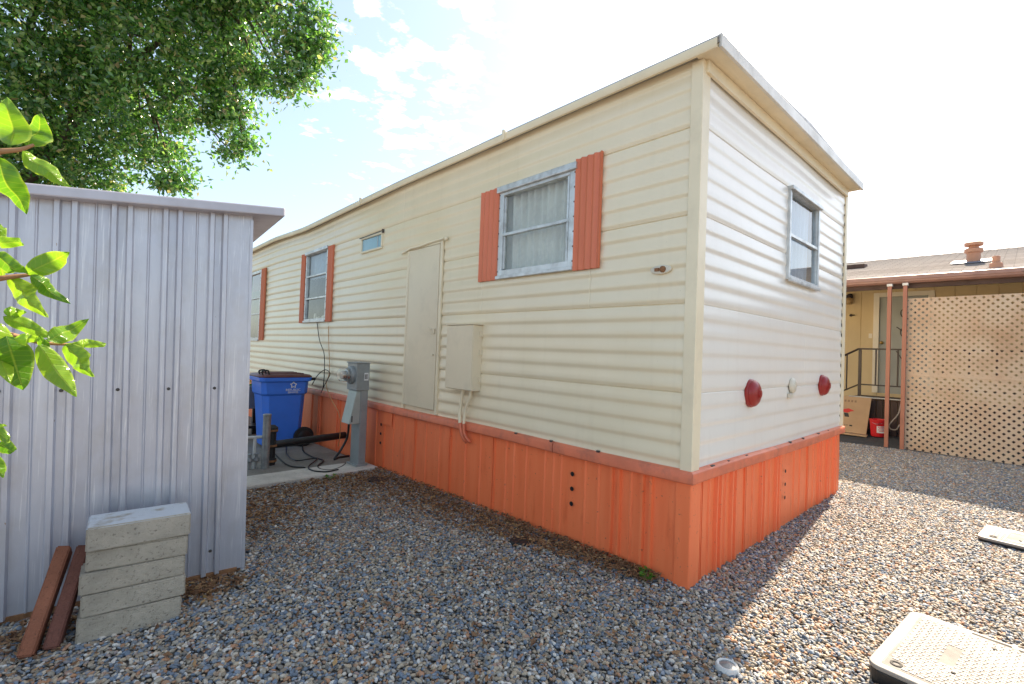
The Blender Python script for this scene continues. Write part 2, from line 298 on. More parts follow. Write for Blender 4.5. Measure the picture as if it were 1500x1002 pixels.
# ------------------------------------------------------------------ mesh helpers
WM = {}                                                # world matrix of each Empty
class MB:
    def __init__(s): s.v = []; s.f = []
    def add(s, vs, fs):
        o = len(s.v); s.v += [tuple(v) for v in vs]; s.f += [tuple(i + o for i in f) for f in fs]; return s
    def box(s, a, b, mat=None):
        x0, y0, z0 = (min(a[i], b[i]) for i in range(3)); x1, y1, z1 = (max(a[i], b[i]) for i in range(3))
        vs = [Vector(p) for p in ((x0, y0, z0), (x1, y0, z0), (x1, y1, z0), (x0, y1, z0), (x0, y0, z1), (x1, y0, z1), (x1, y1, z1), (x0, y1, z1))]
        if mat: vs = [mat @ v for v in vs]
        return s.add(vs, [(0, 3, 2, 1), (4, 5, 6, 7), (0, 1, 5, 4), (1, 2, 6, 5), (2, 3, 7, 6), (3, 0, 4, 7)])
    def hexa(s, p8): return s.add(p8, [(0, 3, 2, 1), (4, 5, 6, 7), (0, 1, 5, 4), (1, 2, 6, 5), (2, 3, 7, 6), (3, 0, 4, 7)])
    def tube(s, pts, r, n=8, caps=True):
        pts = [Vector(p) for p in pts]; rs = r if isinstance(r, (list, tuple)) else [r] * len(pts)
        rings = []; up = None
        for i, p in enumerate(pts):
            d = (pts[min(i + 1, len(pts) - 1)] - pts[max(i - 1, 0)]).normalized()
            if up is None: up = Vector((0, 0, 1)) if abs(d.z) < .9 else Vector((1, 0, 0))
            a = (up - d * up.dot(d)).normalized(); up = a; b = d.cross(a)
            rings.append([p + (a * math.cos(t) + b * math.sin(t)) * rs[i] for t in (2 * math.pi * k / n for k in range(n))])
        vs = [v for q in rings for v in q]; fs = []
        for i in range(len(pts) - 1):
            for k in range(n): fs.append((i * n + k, i * n + (k + 1) % n, (i + 1) * n + (k + 1) % n, (i + 1) * n + k))
        if caps: fs += [tuple(range(n - 1, -1, -1)), tuple(range((len(pts) - 1) * n, len(pts) * n))]
        return s.add(vs, fs)
    def lathe(s, prof, org, axis, n=24, caps=True):               # prof: (radius, along axis)
        ax = Vector(axis).normalized(); a = ax.orthogonal().normalized(); b = ax.cross(a); org = Vector(org); vs = []; fs = []
        for r, h in prof:
            for k in range(n):
                t = 2 * math.pi * k / n; vs.append(org + ax * h + (a * math.cos(t) + b * math.sin(t)) * max(r, 1e-4))
        for i in range(len(prof) - 1):
            for k in range(n): fs.append((i * n + k, i * n + (k + 1) % n, (i + 1) * n + (k + 1) % n, (i + 1) * n + k))
        if caps: fs += [tuple(range(n - 1, -1, -1)), tuple(range((len(prof) - 1) * n, len(prof) * n))]
        return s.add(vs, fs)
    def prism(s, poly, fn, d0, d1):                    # fn(u, v, w) -> point
        n = len(poly); vs = [fn(u, v, d0) for u, v in poly] + [fn(u, v, d1) for u, v in poly]
        return s.add(vs, [tuple(range(n - 1, -1, -1)), tuple(range(n, 2 * n))] + [(i, (i + 1) % n, n + (i + 1) % n, n + i) for i in range(n)])
    def grid(s, rows):
        n, m = len(rows), len(rows[0]); vs = [p for r in rows for p in r]
        return s.add(vs, [(i * m + j, i * m + j + 1, (i + 1) * m + j + 1, (i + 1) * m + j) for i in range(n - 1) for j in range(m - 1)])
    def build(s, name, mat, parent=None, bevel=0, smooth=None, recalc=True, thick=0, org=None):
        me = bpy.data.meshes.new(name)
        if parent is not None:
            w = WM[parent.name]; inv = w.inverted(); vs = [inv @ Vector(v) for v in s.v]
        elif org is not None: vs = [Vector(v) - Vector(org) for v in s.v]
        else: vs = s.v
        me.from_pydata([tuple(v) for v in vs], [], s.f)
        if recalc:
            bm = bmesh.new(); bm.from_mesh(me); bmesh.ops.recalc_face_normals(bm, faces=bm.faces); bm.to_mesh(me); bm.free()
        o = bpy.data.objects.new(name, me); COL.objects.link(o); me.materials.append(mat)
        if parent is not None: o.parent = parent; WM[o.name] = WM[parent.name]
        elif org is not None: o.location = org; WM[o.name] = Matrix.Translation(Vector(org))
        else: WM[o.name] = Matrix.Identity(4)
        if thick:
            md = o.modifiers.new('thick', 'SOLIDIFY'); md.thickness = thick; md.offset = 0
        if bevel:
            md = o.modifiers.new('bevel', 'BEVEL'); md.width = bevel; md.segments = 2; md.limit_method = 'ANGLE'; md.angle_limit = .7
        if smooth is not None:
            me.polygons.foreach_set('use_smooth', [True] * len(me.polygons)); me.set_sharp_from_angle(angle=math.radians(smooth))
        return o
def build_each(m, name, mat, parent=None, **k):       # every loose piece becomes an object of its own
    par = list(range(len(m.v)))
    def find(i):
        while par[i] != i: par[i] = par[par[i]]; i = par[i]
        return i
    for f in m.f:
        a = find(f[0])
        for i in f[1:]:
            b = find(i)
            if a != b: par[b] = a
    gr = {}
    for f in m.f: gr.setdefault(find(f[0]), []).append(f)
    out = []
    for fs in gr.values():
        ids = sorted({i for f in fs for i in f}); ix = {i: k_ for k_, i in enumerate(ids)}; q = MB(); q.add([m.v[i] for i in ids], [tuple(ix[i] for i in f) for f in fs]); out.append(q.build(name, mat, parent, **k))
    return out
def tag(o, label=None, cat=None, group=None, kind=None):
    if label: o['label'] = label
    if cat: o['category'] = cat
    if group: o['group'] = group
    if kind: o['kind'] = kind
    return o
def thing(name, label, cat, loc, rz=0, group=None):
    o = bpy.data.objects.new(name, None); COL.objects.link(o); o.location = loc; o.rotation_euler = (0, 0, rz); o.empty_display_size = .1
    WM[o.name] = Matrix.Translation(Vector(loc)) @ Matrix.Rotation(rz, 4, 'Z')
    return tag(o, label, cat, group)
def smoothline(pts, k=6):                              # Catmull-Rom
    P = [Vector(p) for p in pts]; P = [P[0] * 2 - P[1]] + P + [P[-1] * 2 - P[-2]]; out = []
    for i in range(1, len(P) - 2):
        for t in (j / k for j in range(k)):
            a, b, c, d = P[i - 1:i + 3]
            out.append(.5 * ((2 * b) + (c - a) * t + (2 * a - 5 * b + 4 * c - d) * t * t + (3 * b - a - 3 * c + d) * t ** 3))
    return out + [P[-2]]

# ------------------------------------------------------------------ ground
def frange(a, b, st):
    n = max(1, round((b - a) / st)); return [a + (b - a) * i / n for i in range(n + 1)]
gx = [-400, -100, -30, -8] + frange(-4, 16, 1) + [30, 100, 400]
gy = [-400, -100, -30, -8] + frange(-4, 16, .5) + [30, 100, 400]
m = MB(); m.grid([[(x, y, gz(x, y) - .012) for x in gx] for y in gy])
tag(m.build('ground', M['ground'], smooth=60), kind='structure')
m = MB(); m.grid([[(x, y, gz(x, y) + .004) for x in frange(10.15, 13.2, .8)] for y in frange(-9, 8, .5)])
tag(m.build('driveway', M['asphalt'], smooth=60), kind='structure')
PADY = 5.21
def slab(name, x0, x1, y0, y1, h, mat, bev=.012):
    m = MB(); ys = frange(y0, y1, 1.); z = lambda y: gz(0, y)
    m.hexa([(x0, y0, -.3), (x1, y0, -.3), (x1, y1, -.3), (x0, y1, -.3), (x0, y0, z(y0) + h), (x1, y0, z(y0) + h), (x1, y1, z(y1) + h), (x0, y1, z(y1) + h)])
    return tag(m.build(name, mat, bevel=bev), kind='structure')
slab('pavement', .2, 2.76, PADY + .43, 9.2, .018, M['pad'])
slab('kerb', .2, 2.76, PADY, PADY + .425, .034, M['curb'])

def pebble_mat():
    B = MatB('river_pebbles'); oi = B.N('ShaderNodeObjectInfo'); cr = B.N('ShaderNodeValToRGB'); cr.color_ramp.interpolation = 'LINEAR'; e = cr.color_ramp.elements
    stops = [(0, (.12, .125, .135)), (1, (.66, .61, .54)), (.10, (.155, .19, .235)), (.24, (.235, .27, .315)), (.31, (.15, .135, .115)), (.44, (.36, .31, .24)), (.56, (.47, .36, .24)), (.66, (.27, .215, .155)), (.77, (.45, .22, .11)), (.83, (.24, .26, .28)), (.90, (.54, .45, .34)), (.96, (.60, .56, .50))]
    for i, (p, c) in enumerate(stops):
        el = e[i] if i < 2 else e.new(p); el.position = p; el.color = c4(c)
    B.L(oi.outputs['Random'], cr.inputs[0])
    n = B.rng(B.noise(2.2, 5), .3, .7); col = B.mix(1.0, cr.outputs[0], B.mix(n, (.78, .78, .78, 1), (1.2, 1.2, 1.2, 1)), 'MULTIPLY')
    B.col(col); B.set(Roughness=.62, Specular_IOR_Level=.35); return B.m
M['pebble'] = pebble_mat()
def gravel_patch(name, quads, dens=9500):
    bm = bmesh.new()
    for x0, x1, y0, y1 in quads:
        xs, ys = frange(x0, x1, .5), frange(y0, y1, .5)
        g = [[bm.verts.new((x, y, gz(x, y) - .002)) for x in xs] for y in ys]
        for i in range(len(ys) - 1):
            for j in range(len(xs) - 1): bm.faces.new((g[i][j], g[i][j + 1], g[i + 1][j + 1], g[i + 1][j]))
    me = bpy.data.meshes.new(name); bm.to_mesh(me); bm.free(); me.materials.append(M['pebble'])
    o = bpy.data.objects.new(name, me); COL.objects.link(o); tag(o, 'grey, tan and blue river pebbles covering the yard', None, None, 'stuff')
    ng = bpy.data.node_groups.new('pebbles', 'GeometryNodeTree'); N = ng.nodes.new; L = ng.links.new
    ng.interface.new_socket('Geometry', in_out='INPUT', socket_type='NodeSocketGeometry'); ng.interface.new_socket('Geometry', in_out='OUTPUT', socket_type='NodeSocketGeometry')
    gi, go = N('NodeGroupInput'), N('NodeGroupOutput')
    dp = N('GeometryNodeDistributePointsOnFaces'); dp.distribute_method = 'POISSON'; dp.inputs['Distance Min'].default_value = .0088; dp.inputs['Density Max'].default_value = dens; dp.inputs['Seed'].default_value = 3
    L(gi.outputs[0], dp.inputs[0])
    join = N('GeometryNodeJoinGeometry')
    for k in range(5):
        ic = N('GeometryNodeMeshIcoSphere'); ic.inputs['Radius'].default_value = 1; ic.inputs['Subdivisions'].default_value = 3
        sp = N('GeometryNodeSetPosition'); nz = N('ShaderNodeTexNoise'); nz.noise_dimensions = '4D'; nz.inputs['W'].default_value = k * 7.3; nz.inputs['Scale'].default_value = .8; nz.inputs['Detail'].default_value = 1
        pos = N('GeometryNodeInputPosition'); L(pos.outputs[0], nz.inputs['Vector'])
        sb = N('ShaderNodeVectorMath'); sb.operation = 'SUBTRACT'; sb.inputs[1].default_value = (.5, .5, .5); L(nz.outputs['Color'], sb.inputs[0])
        scn = N('ShaderNodeVectorMath'); scn.operation = 'SCALE'; scn.inputs['Scale'].default_value = .9; L(sb.outputs[0], scn.inputs[0]); L(scn.outputs[0], sp.inputs['Offset'])
        L(ic.outputs[0], sp.inputs[0]); ss = N('GeometryNodeSetShadeSmooth'); L(sp.outputs[0], ss.inputs[0])
        smt = N('GeometryNodeSetMaterial'); smt.inputs['Material'].default_value = M['pebble']; L(ss.outputs[0], smt.inputs[0])
        g2 = N('GeometryNodeGeometryToInstance'); L(smt.outputs[0], g2.inputs[0]); L(g2.outputs[0], join.inputs[0])
    ip = N('GeometryNodeInstanceOnPoints'); ip.inputs['Pick Instance'].default_value = True; L(dp.outputs['Points'], ip.inputs['Points']); L(join.outputs[0], ip.inputs['Instance'])
    ri = N('FunctionNodeRandomValue'); ri.data_type = 'INT'; ri.inputs[4].default_value = 0; ri.inputs[5].default_value = 4; ri.inputs['Seed'].default_value = 5; L(ri.outputs[2], ip.inputs['Instance Index'])
    rr = N('FunctionNodeRandomValue'); rr.data_type = 'FLOAT_VECTOR'; rr.inputs[0].default_value = (-.55, -.55, 0); rr.inputs[1].default_value = (.55, .55, 6.28); rr.inputs['Seed'].default_value = 9; L(rr.outputs[0], ip.inputs['Rotation'])
    rs = N('FunctionNodeRandomValue'); rs.data_type = 'FLOAT_VECTOR'; rs.inputs[0].default_value = (.0062, .0050, .0036); rs.inputs[1].default_value = (.0138, .0100, .0070); rs.inputs['Seed'].default_value = 21
    rf = N('FunctionNodeRandomValue'); rf.data_type = 'FLOAT'; rf.inputs[2].default_value = .65; rf.inputs[3].default_value = 1.4; rf.inputs['Seed'].default_value = 33
    vm = N('ShaderNodeVectorMath'); vm.operation = 'SCALE'; L(rs.outputs[0], vm.inputs[0]); L(rf.outputs[1], vm.inputs['Scale']); L(vm.outputs[0], ip.inputs['Scale'])
    tr = N('GeometryNodeTranslateInstances'); L(ip.outputs[0], tr.inputs[0]); rt = N('FunctionNodeRandomValue'); rt.data_type = 'FLOAT_VECTOR'; rt.inputs[0].default_value = (0, 0, -.003); rt.inputs[1].default_value = (0, 0, .008); L(rt.outputs[0], tr.inputs['Translation'])
    tr.inputs['Local Space'].default_value = False
    L(tr.outputs[0], go.inputs[0])
    md = o.modifiers.new('pebbles', 'NODES'); md.node_group = ng
    return o
gravel_patch('gravel', [(-1.2, 2.82, -1.2, PADY - .005), (2.82, 10.2, -1.2, 1.40), (6.2, 10.2, 1.40, 3.4)])

# ------------------------------------------------------------------ mobile home
TX, TY, TXE, TYE, ZB, ZT = 2.811, 1.386, 6.26, 12.6, .705, 3.26
home = thing('mobile_home', 'long cream mobile home with ribbed siding, salmon shutters and bright orange skirting', 'mobile home', (TX, TY, 0))
def dz(y, z=ZT):
    return float(np.interp(y, [1.2, 5, 7.2, 8, 9.5, 10.7, 12.6], [0, .01, -.02, -.03, .03, .02, .01])) * max(0, (z - 2.2) / (ZT - 2.2))
def dx(x, z=ZT): return .02 * (x - TX) * max(0, (z - 1.5) / (ZT - 1.5))
PIT = .111
def wave(z):
    t = ((z - 1.18) / PIT) % 1.0                       # lap: quick undercut, then a long slope that leans back upwards
    o = .0090 * (.5 - .5 * math.cos(math.pi * t / .3) if t < .3 else (.5 + .5 * math.cos(math.pi * (t - .3) / .7)) ** .8)
    s = ((z - 1.18) / (PIT * 5)) % 1.0
    if min(s, 1 - s) * PIT * 5 < .0035: o -= .009      # overlap crack every fifth wave
    return o
def siding(name, fn, u0, u1, openings, cracks=(), step=.3, mat='siding', amp=1.):
    us = set(frange(u0, u1, step)); 
    for a, b, c, d in openings: us |= {a, b}
    for cu in cracks: us |= {cu[0] + k for k in (-.02, -.012, -.004, -.002, .002, .004, .012, .02)}
    us = sorted(us); zs = []; z = ZB - .02
    while z < ZT + .005:
        zs.append(z); 
        s = ((z - 1.18) / (PIT * 5)) % 1.0; dd = min(s, 1 - s) * PIT * 5
        z += .0025 if dd < .012 else .0055
    m = MB(); vs = []; fs = []
    for z in zs:
        for u in us:
            w = wave(z) * amp + .004 * math.sin(u * 3.1 + z * 2) 
            for cu, z0, z1 in cracks:
                if abs(u - cu) < .003 and z0 <= z <= z1: w -= .004
            vs.append(fn(u, z, w))
    n = len(us)
    for i in range(len(zs) - 1):
        zc = (zs[i] + zs[i + 1]) / 2
        for j in range(n - 1):
            uc = (us[j] + us[j + 1]) / 2
            if any(a < uc < b and c < zc < d for a, b, c, d in openings): continue
            fs.append((i * n + j, i * n + j + 1, (i + 1) * n + j + 1, (i + 1) * n + j))
    m.add(vs, fs); return m.build(name, M[mat], home, smooth=70, recalc=True)
def fL(u, z, w): return (TX - w, u, z + dz(u, z))
def fE(u, z, w): return (u, TY - w, z + dx(u, z))
W1 = (2.37, 3.21, 2.07, 2.81); W2 = (7.10, 7.93, 1.77, 2.84); W3 = (10.42, 11.3, 1.45, 2.80); WV = (5.45, 5.98, 2.63, 2.785); WE = (4.42, 5.22, 2.10, 2.83)
siding('wall', fL, TY + .005, TYE, [W1, W2, W3, WV], [(4.93, 2.85, 3.3), (7.75, 2.84, 3.3), (6.9, 2.84, 3.3), (10.0, 2.84, 3.3), (2.20, 1.74, 2.02), (3.45, 1.74, 2.04), (8.05, .7, 1.75), (7.0, 1.18, 1.75), (10.2, 1.18, 1.45)])
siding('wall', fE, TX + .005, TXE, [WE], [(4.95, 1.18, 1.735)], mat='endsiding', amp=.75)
m = MB(); m.box((TXE, TY, ZB), (TXE + .04, TYE, ZT + .06)); m.box((TX, TYE, ZB), (TXE + .04, TYE + .04, ZT + .03)); m.build('rear_wall', M['siding'], home)
m = MB(); m.box((TX + .02, TY + .02, ZB - .03), (TXE, TYE, ZB + .02)); m.build('floor', M['inside'], home)
m = MB(); m.box((TX + 1.6, TY + .4, ZB + .03), (TX + 1.64, TYE - .1, ZT - .05)); m.build('partition', M['inside'], home)
# roof: slab following the sagging edge, drip gutter, end fascia and soffit
ys = frange(1.25, TYE + .05, .3); m = MB()
def roofrow(y): 
    a = dz(y); return [(2.735, y, 3.262 + a), (2.735, y, 3.305 + a), (4.5, y, 3.40 + a), (6.36, y, 3.375 + a), (6.36, y, 3.325 + a)]
rows = [roofrow(y) for y in ys]
m.grid([r + [r[0]] for r in rows]); nn = len(rows[0]) + 1; m.f.append((0, 1, 2, 3, 4)); k = (len(rows) - 1) * nn; m.f.append((k, k + 1, k + 2, k + 3, k + 4))
m.build('roof', M['edge'], home, recalc=True)
m = MB(); m.grid([[(2.739 - a, y, z + dz(y)) for a, z in ((-.012, 3.235), (.010, 3.232), (.018, 3.242), (.018, 3.285), (.008, 3.295), (-.012, 3.297), (-.012, 3.235))] for y in frange(1.255, TYE, .3)])
gut = m.build('drip_gutter', M['trimcream'], home, smooth=40)
m = MB()
for y in (3.12, 5.9): m.box((2.70, y - .012, 3.225 + dz(y)), (2.725, y + .012, 3.315 + dz(y)))
build_each(m, 'clip', M['trimcream'], gut, bevel=.003)
m = MB()
m.hexa([(2.745, 1.262, 3.245), (6.34, 1.262, 3.315), (6.34, 1.40, 3.315), (2.745, 1.40, 3.245), (2.745, 1.262, 3.262), (6.34, 1.262, 3.332), (6.34, 1.40, 3.332), (2.745, 1.40, 3.262)])
m.build('soffit', M['trimcream'], home)
m = MB(); m.hexa([(2.745, 1.238, 3.236), (6.345, 1.238, 3.306), (6.345, 1.258, 3.306), (2.745, 1.258, 3.236), (2.745, 1.238, 3.318), (6.345, 1.238, 3.388), (6.345, 1.258, 3.388), (2.745, 1.258, 3.318)])
m.build('fascia', M['whitetrim'], home, bevel=.004)
m = MB(); m.hexa([(2.83, 1.352, 3.165), (6.24, 1.352, 3.235), (6.24, 1.374, 3.235), (2.83, 1.374, 3.165), (2.83, 1.352, 3.243), (6.24, 1.352, 3.313), (6.24, 1.374, 3.313), (2.83, 1.374, 3.243)])
m.build('frieze', M['trimcream'], home, bevel=.003)
# corner trims
def corner(x, y, sx, sy, wx, wy, z0, z1):
    m = MB(); t = .016
    poly = [(x - sx * t, y - sy * t), (x + sx * wx, y - sy * t), (x + sx * wx, y - sy * .002), (x - sx * -.002, y - sy * .002), (x - sx * -.002, y + sy * wy), (x - sx * t, y + sy * wy)]
    m.prism(poly, lambda u, v, w: (u, v, w), z0, z1); m.build('corner_trim', M['trimcream'], home, bevel=.004)
corner(TX, TY, 1, 1, .085, .062, ZB - .01, 3.243)
m = MB(); m.box((TXE - .045, TY - .018, ZB), (TXE + .045, TY + .0, 3.31)); m.build('corner_trim', M['trimcream'], home, bevel=.004)
# black scallops of the open wave ends by the far trim
m = MB()
for k in range(22):
    z = .80 + k * PIT; m.box((TXE - .062, TY - .0065, z), (TXE - .046, TY - .004, z + .035))
build_each(m, 'closure_gap', M['dark'], home)
# skirting
def skprof(u, pairs, minors, seams, corners):
    w = 0
    for c in pairs:
        for s in (-.032, .032):
            d = abs(u - c - s); w += .021 * max(0, min(1, (.016 - d) / .007))
    for c in minors: d = abs(u - c); w += .010 * max(0, min(1, (.012 - d) / .008))
    for c in seams: d = abs(u - c); w -= .030 * (d < .006); w += .010 * (0.006 <= d < .016)
    return w
def skirt(name, fn, u0, u1, pairs, minors, seams):
    us = set(frange(u0, u1, .06))
    for c in pairs:
        for s in (-.032, .032): us |= {c + s + k for k in (-.016, -.009, .009, .016)}
    for c in minors: us |= {c + k for k in (-.012, -.004, .004, .012)}
    for c in seams: us |= {c + k for k in (-.0162, -.0158, -.0062, -.0058, .0058, .0062, .0158, .0162)}
    us = sorted(u for u in us if u0 <= u <= u1); zs = frange(-.2, .66, .06); m = MB()
    m.grid([[fn(u, z, skprof(u, pairs, minors, seams, 0) + .004 * math.sin(u * 5 + 1) * math.sin(z * 5)) for u in us] for z in zs])
    return m.build(name, M['skirt'], home, smooth=35)
skirt('skirting', lambda u, z, w: (TX + .004 - w, u, z), TY + .02, TYE, [1.675, 1.92, 5.75, 6.5, 7.2, 8.0], [1.80, 2.07, 2.19, 2.42, 2.50, 2.59, 2.80, 2.95, 3.05, 3.4, 3.62, 4.05, 4.3, 4.75, 4.98, 5.4], [3.21, 3.86, 4.52, 5.2, 5.95, 7.5])
skirt('skirting', lambda u, z, w: (u, TY + .004 - w, z), TX + .02, TXE, [3.21, 3.45, 3.98, 4.32, 5.50, 5.80, 6.05], [3.08, 3.33, 3.80, 4.15, 4.42, 4.75, 4.9, 5.3, 5.65], [2.97, 3.66, 5.12])
corner_sk = MB(); corner_sk.prism([(TX - .016, TY - .016), (TX + .12, TY - .016), (TX + .12, TY), (TX + .004, TY + .004), (TX, TY + .085), (TX - .016, TY + .085)], lambda u, v, w: (u, v, w), -.1, .66)
corner_sk.build('skirting_corner', M['skirt'], home, bevel=.006)
m = MB()
for n_, (u, z) in enumerate([(2.30, .498), (2.30, .388), (2.30, .277)]): m.lathe([(.017, 0), (.017, .0015)], (TX - .007, u, z), (-1, 0, 0), 16)
for z in (.468, .357, .246): m.lathe([(.015, 0), (.015, .0015)], (4.50, TY - .007, z), (0, -1, 0), 16)
for z in (.46, .35, .24): m.lathe([(.017, 0), (.017, .0015)], (TX - .007, 5.27, z), (-1, 0, 0), 16)
build_each(m, 'vent_hole', M['dark'], home)
def rail(fn, u0, u1, name='skirt_rail'):
    prof = [(-.02, .712), (.010, .712), (.036, .700), (.040, .694), (.040, .640), (.034, .632), (.0, .632), (-.02, .64)]
    us = frange(u0, u1, .25); m = MB(); m.grid([[fn(u, z + .004 * math.sin(u * 2.3), w + .003 * math.sin(u * 3.7)) for w, z in prof + prof[:1]] for u in us])
    n = len(prof) + 1; m.f.append(tuple(range(n - 1))); m.f.append(tuple(range((len(us) - 1) * n, len(us) * n - 1))); return m.build(name, M['rail'], home, smooth=35)
rail(lambda u, z, w: (TX - w, max(u, TY - w) if u < TY + .01 else u, z), TY - .04, 2.475); rail(lambda u, z, w: (TX - w, u, z), 2.483, TYE)
rail(lambda u, z, w: (max(u, TX - w) if u < TX + .01 else u, TY - w, z), TX - .04, TXE + .05)
m = MB()
for u in (4.55, 4.9, 5.35, 3.3, 3.05, 3.6, 5.7): m.box((u, TY - .026, .700), (u + .02 + .05 * rnd.random(), TY - .008, .7135))
for u in (2.05, 2.5, 2.9): m.box((TX - .028, u, .703), (TX - .010, u + .025, .717))
build_each(m, 'debris', M['screw'], home, bevel=.002)
m = MB(); a, b = at_x(562, 598, TX - .012), at_x(574, 625, TX - .012); m.box((TX - .016, b.y, b.z), (TX - .006, a.y, a.z)); m.build('patch_panel', M['skirt'], home, bevel=.002)
# shutters
def shutter(u0, u1, z0, z1):
    us = frange(u0, u1, .0085); n = 4; m = MB()
    pr = [.012 + .008 * math.cos(2 * math.pi * n * (u - u0) / (u1 - u0)) for u in us]
    m.grid([[fL(u, z, .012 + w) for u, w in zip(us, pr)] for z in (z0, (z0 + z1) / 2, z1)])
    back = [[fL(u, z, .010) for u in (us[0], us[-1])] for z in (z0, z1)]
    m.grid(back)
    for uu in (us[0], us[-1]): m.add([fL(uu, z0, .01), fL(uu, z1, .01), fL(uu, z1, .012 + pr[0]), fL(uu, z0, .012 + pr[0])], [(0, 1, 2, 3)])
    return m.build('shutter', M['shutter'], home, smooth=50)
shutter(3.225, 3.485, 2.03, 2.86); shutter(2.11, 2.35, 2.025, 2.875)
shutter(6.87, 7.06, 1.73, 2.86); shutter(7.97, 8.15, 1.73, 2.87); shutter(10.1, 10.37, 1.43, 2.83)
# windows
def window(fn, rect, bars, fr=.042, header=.05, stile=None, curtain='curtain', pleat=.10, screws=True, cdrop=0., glass='glass'):
    u0, u1, z0, z1 = rect; b = lambda m, a0, a1, c0, c1, w0, w1: m.hexa([fn(a0, c0, w0), fn(a1, c0, w0), fn(a1, c0, w1), fn(a0, c0, w1), fn(a0, c1, w0), fn(a1, c1, w0), fn(a1, c1, w1), fn(a0, c1, w1)])
    m = MB(); e = .022
    b(m, u0 - e, u0 + fr - e, z0 - e, z1 + e, -.03, .026); b(m, u1 - fr + e, u1 + e, z0 - e, z1 + e, -.03, .026)
    b(m, u0 + fr - e, u1 - fr + e, z0 - e, z0 + fr - e, -.03, .026); b(m, u0 + fr - e, u1 - fr + e, z1 - fr + e, z1 + e, -.03, .026)
    f = m.build('window', M['alu'], home, bevel=.003)
    if header:
        m = MB(); b(m, u0 - e - .012, u1 + e + .012, z1 - .012, z1 - .012 + header, .026, .05); m.build('header_rail', M['alu'], f, bevel=.006)
    m = MB(); b(m, u0 - e, u1 + e, z0 - e - .018, z0 - e + .012, .020, .045); m.build('sill', M['alu'], f, bevel=.004)
    zz = [z0 + fr - e] + list(bars) + [z1 - fr + e]
    m = MB()
    for z in bars: b(m, u0 + fr - e, u1 - fr + e, z - .013, z + .013, -.012, .020)
    i0, i1 = u0 + fr - e, u1 - fr + e
    m2 = 0.016
    for k in range(len(zz) - 1):                        # sash edges round each pane
        for a0, a1 in ((i0, i0 + m2), (i1 - m2, i1)): b(m, a0, a1, zz[k] + .013, zz[k + 1] - .013, -.010, .010)
    if stile: b(m, stile - .01, stile + .01, z0 + .03, z1 - .03, -.008, .016)
    build_each(m, 'sash_bar', M['alu'], f, bevel=.002)
    for k in range(len(zz) - 1):
        m = MB(); m.add([fn(i0, zz[k], -.002 - k * .002), fn(i1, zz[k], -.002 - k * .002), fn(i1, zz[k + 1], -.004 - k * .002), fn(i0, zz[k + 1], -.004 - k * .002)], [(0, 1, 2, 3)]); m.build('pane', M[glass], f)
    if curtain:
        us = frange(u0 - .03, u1 + .03, .008); m = MB(); ph = rnd.random() * 6
        def cw(u, z): return -.075 + .022 * math.sin(2 * math.pi * u / pleat + ph + .8 * math.sin(u * 9)) * (.5 + .5 * (z - z0) / (z1 - z0)) + .006 * math.sin(u * 31)
        m.grid([[fn(u, z, cw(u, z)) for u in us] for z in frange(z0 - .05 + cdrop, z1 + .03, .08)]); m.build('curtain', M[curtain], f, smooth=60, recalc=False)
    if screws:
        m = MB()
        for u in (u0 - .012, u1 + .012):
            for z in frange(z0 + .03, z1 - .03, .115): p = fn(u, z, .026); q = Vector(fn(u, z, 1)) - Vector(fn(u, z, 0)); m.lathe([(.0065, 0), (.0065, .002), (.003, .004)], p, q, 8)
        for u in frange(u0 + .05, u1 - .05, .12): p = fn(u, z1 + .030, .024); m.lathe([(.006, 0), (.004, .004)], p, q, 8)
        build_each(m, 'screw', M['screw'], f)
    return f
window(fL, W1, [2.425], fr=.06, header=.055, stile=2.43, pleat=.085)
window(fL, W2, [2.11, 2.47], fr=.04, header=.05, pleat=.15, curtain='sky_tint_curtain', cdrop=.72)
w3 = window(fL, W3, [1.96, 2.28], fr=.05, header=.0, curtain='redcurtain', cdrop=1.05, pleat=.12)
window(fE, WE, [2.455], fr=.036, header=.035, curtain='sky_tint_curtain', pleat=.11, screws=False, glass='mirrorglass')
m = MB()
for u0, u1, z0, z1 in ((WV[0] - .03, WV[1] + .03, WV[2] - .025, WV[2]), (WV[0] - .03, WV[1] + .03, WV[3], WV[3] + .022), (WV[0] - .03, WV[0], WV[2], WV[3]), (WV[1], WV[1] + .03, WV[2], WV[3])):
    m.box(fL(u0, z0, -.02), fL(u1, z1, .02))
vf = m.build('vent_window', M['trimcream'], home, bevel=.003)
m = MB(); m.box(fL(WV[0], WV[2], -.01), fL(WV[1], WV[3], .002)); m.build('pane', M['frost'], vf)
m = MB(); m.tube([fL(WV[0] - .05, WV[3] + .03, .03), fL(WV[1] + .04, WV[3] + .025, .03)], .007, 6); m.box(fL(WV[0] - .06, WV[3] + .005, .01), fL(WV[0] - .045, WV[3] + .05, .035)); m.build('hinge_rod', M['screw'], vf)
m = MB(); m.box(fL(WV[0], WV[2] - .004, .004), fL(WV[1], WV[2] + .006, .014)); m.box(fL(WV[0] + .1, WV[2], .004), fL(WV[0] + .11, WV[3], .010)); build_each(m, 'sash_bar', M['alu'], vf)
# things on the sill of the second window
m = MB()
for u, r, h in ((7.25, .03, .16), (7.42, .05, .08), (7.66, .045, .06), (7.8, .025, .12)): m.lathe([(r * .8, 0), (r, h * .3), (r * .9, h * .7), (r * .4, h)], (TX + .10, u, W2[2] + .0), (0, 0, 1), 12)
build_each(m, 'sill_ornament', M['lamp_white'], home, smooth=50)
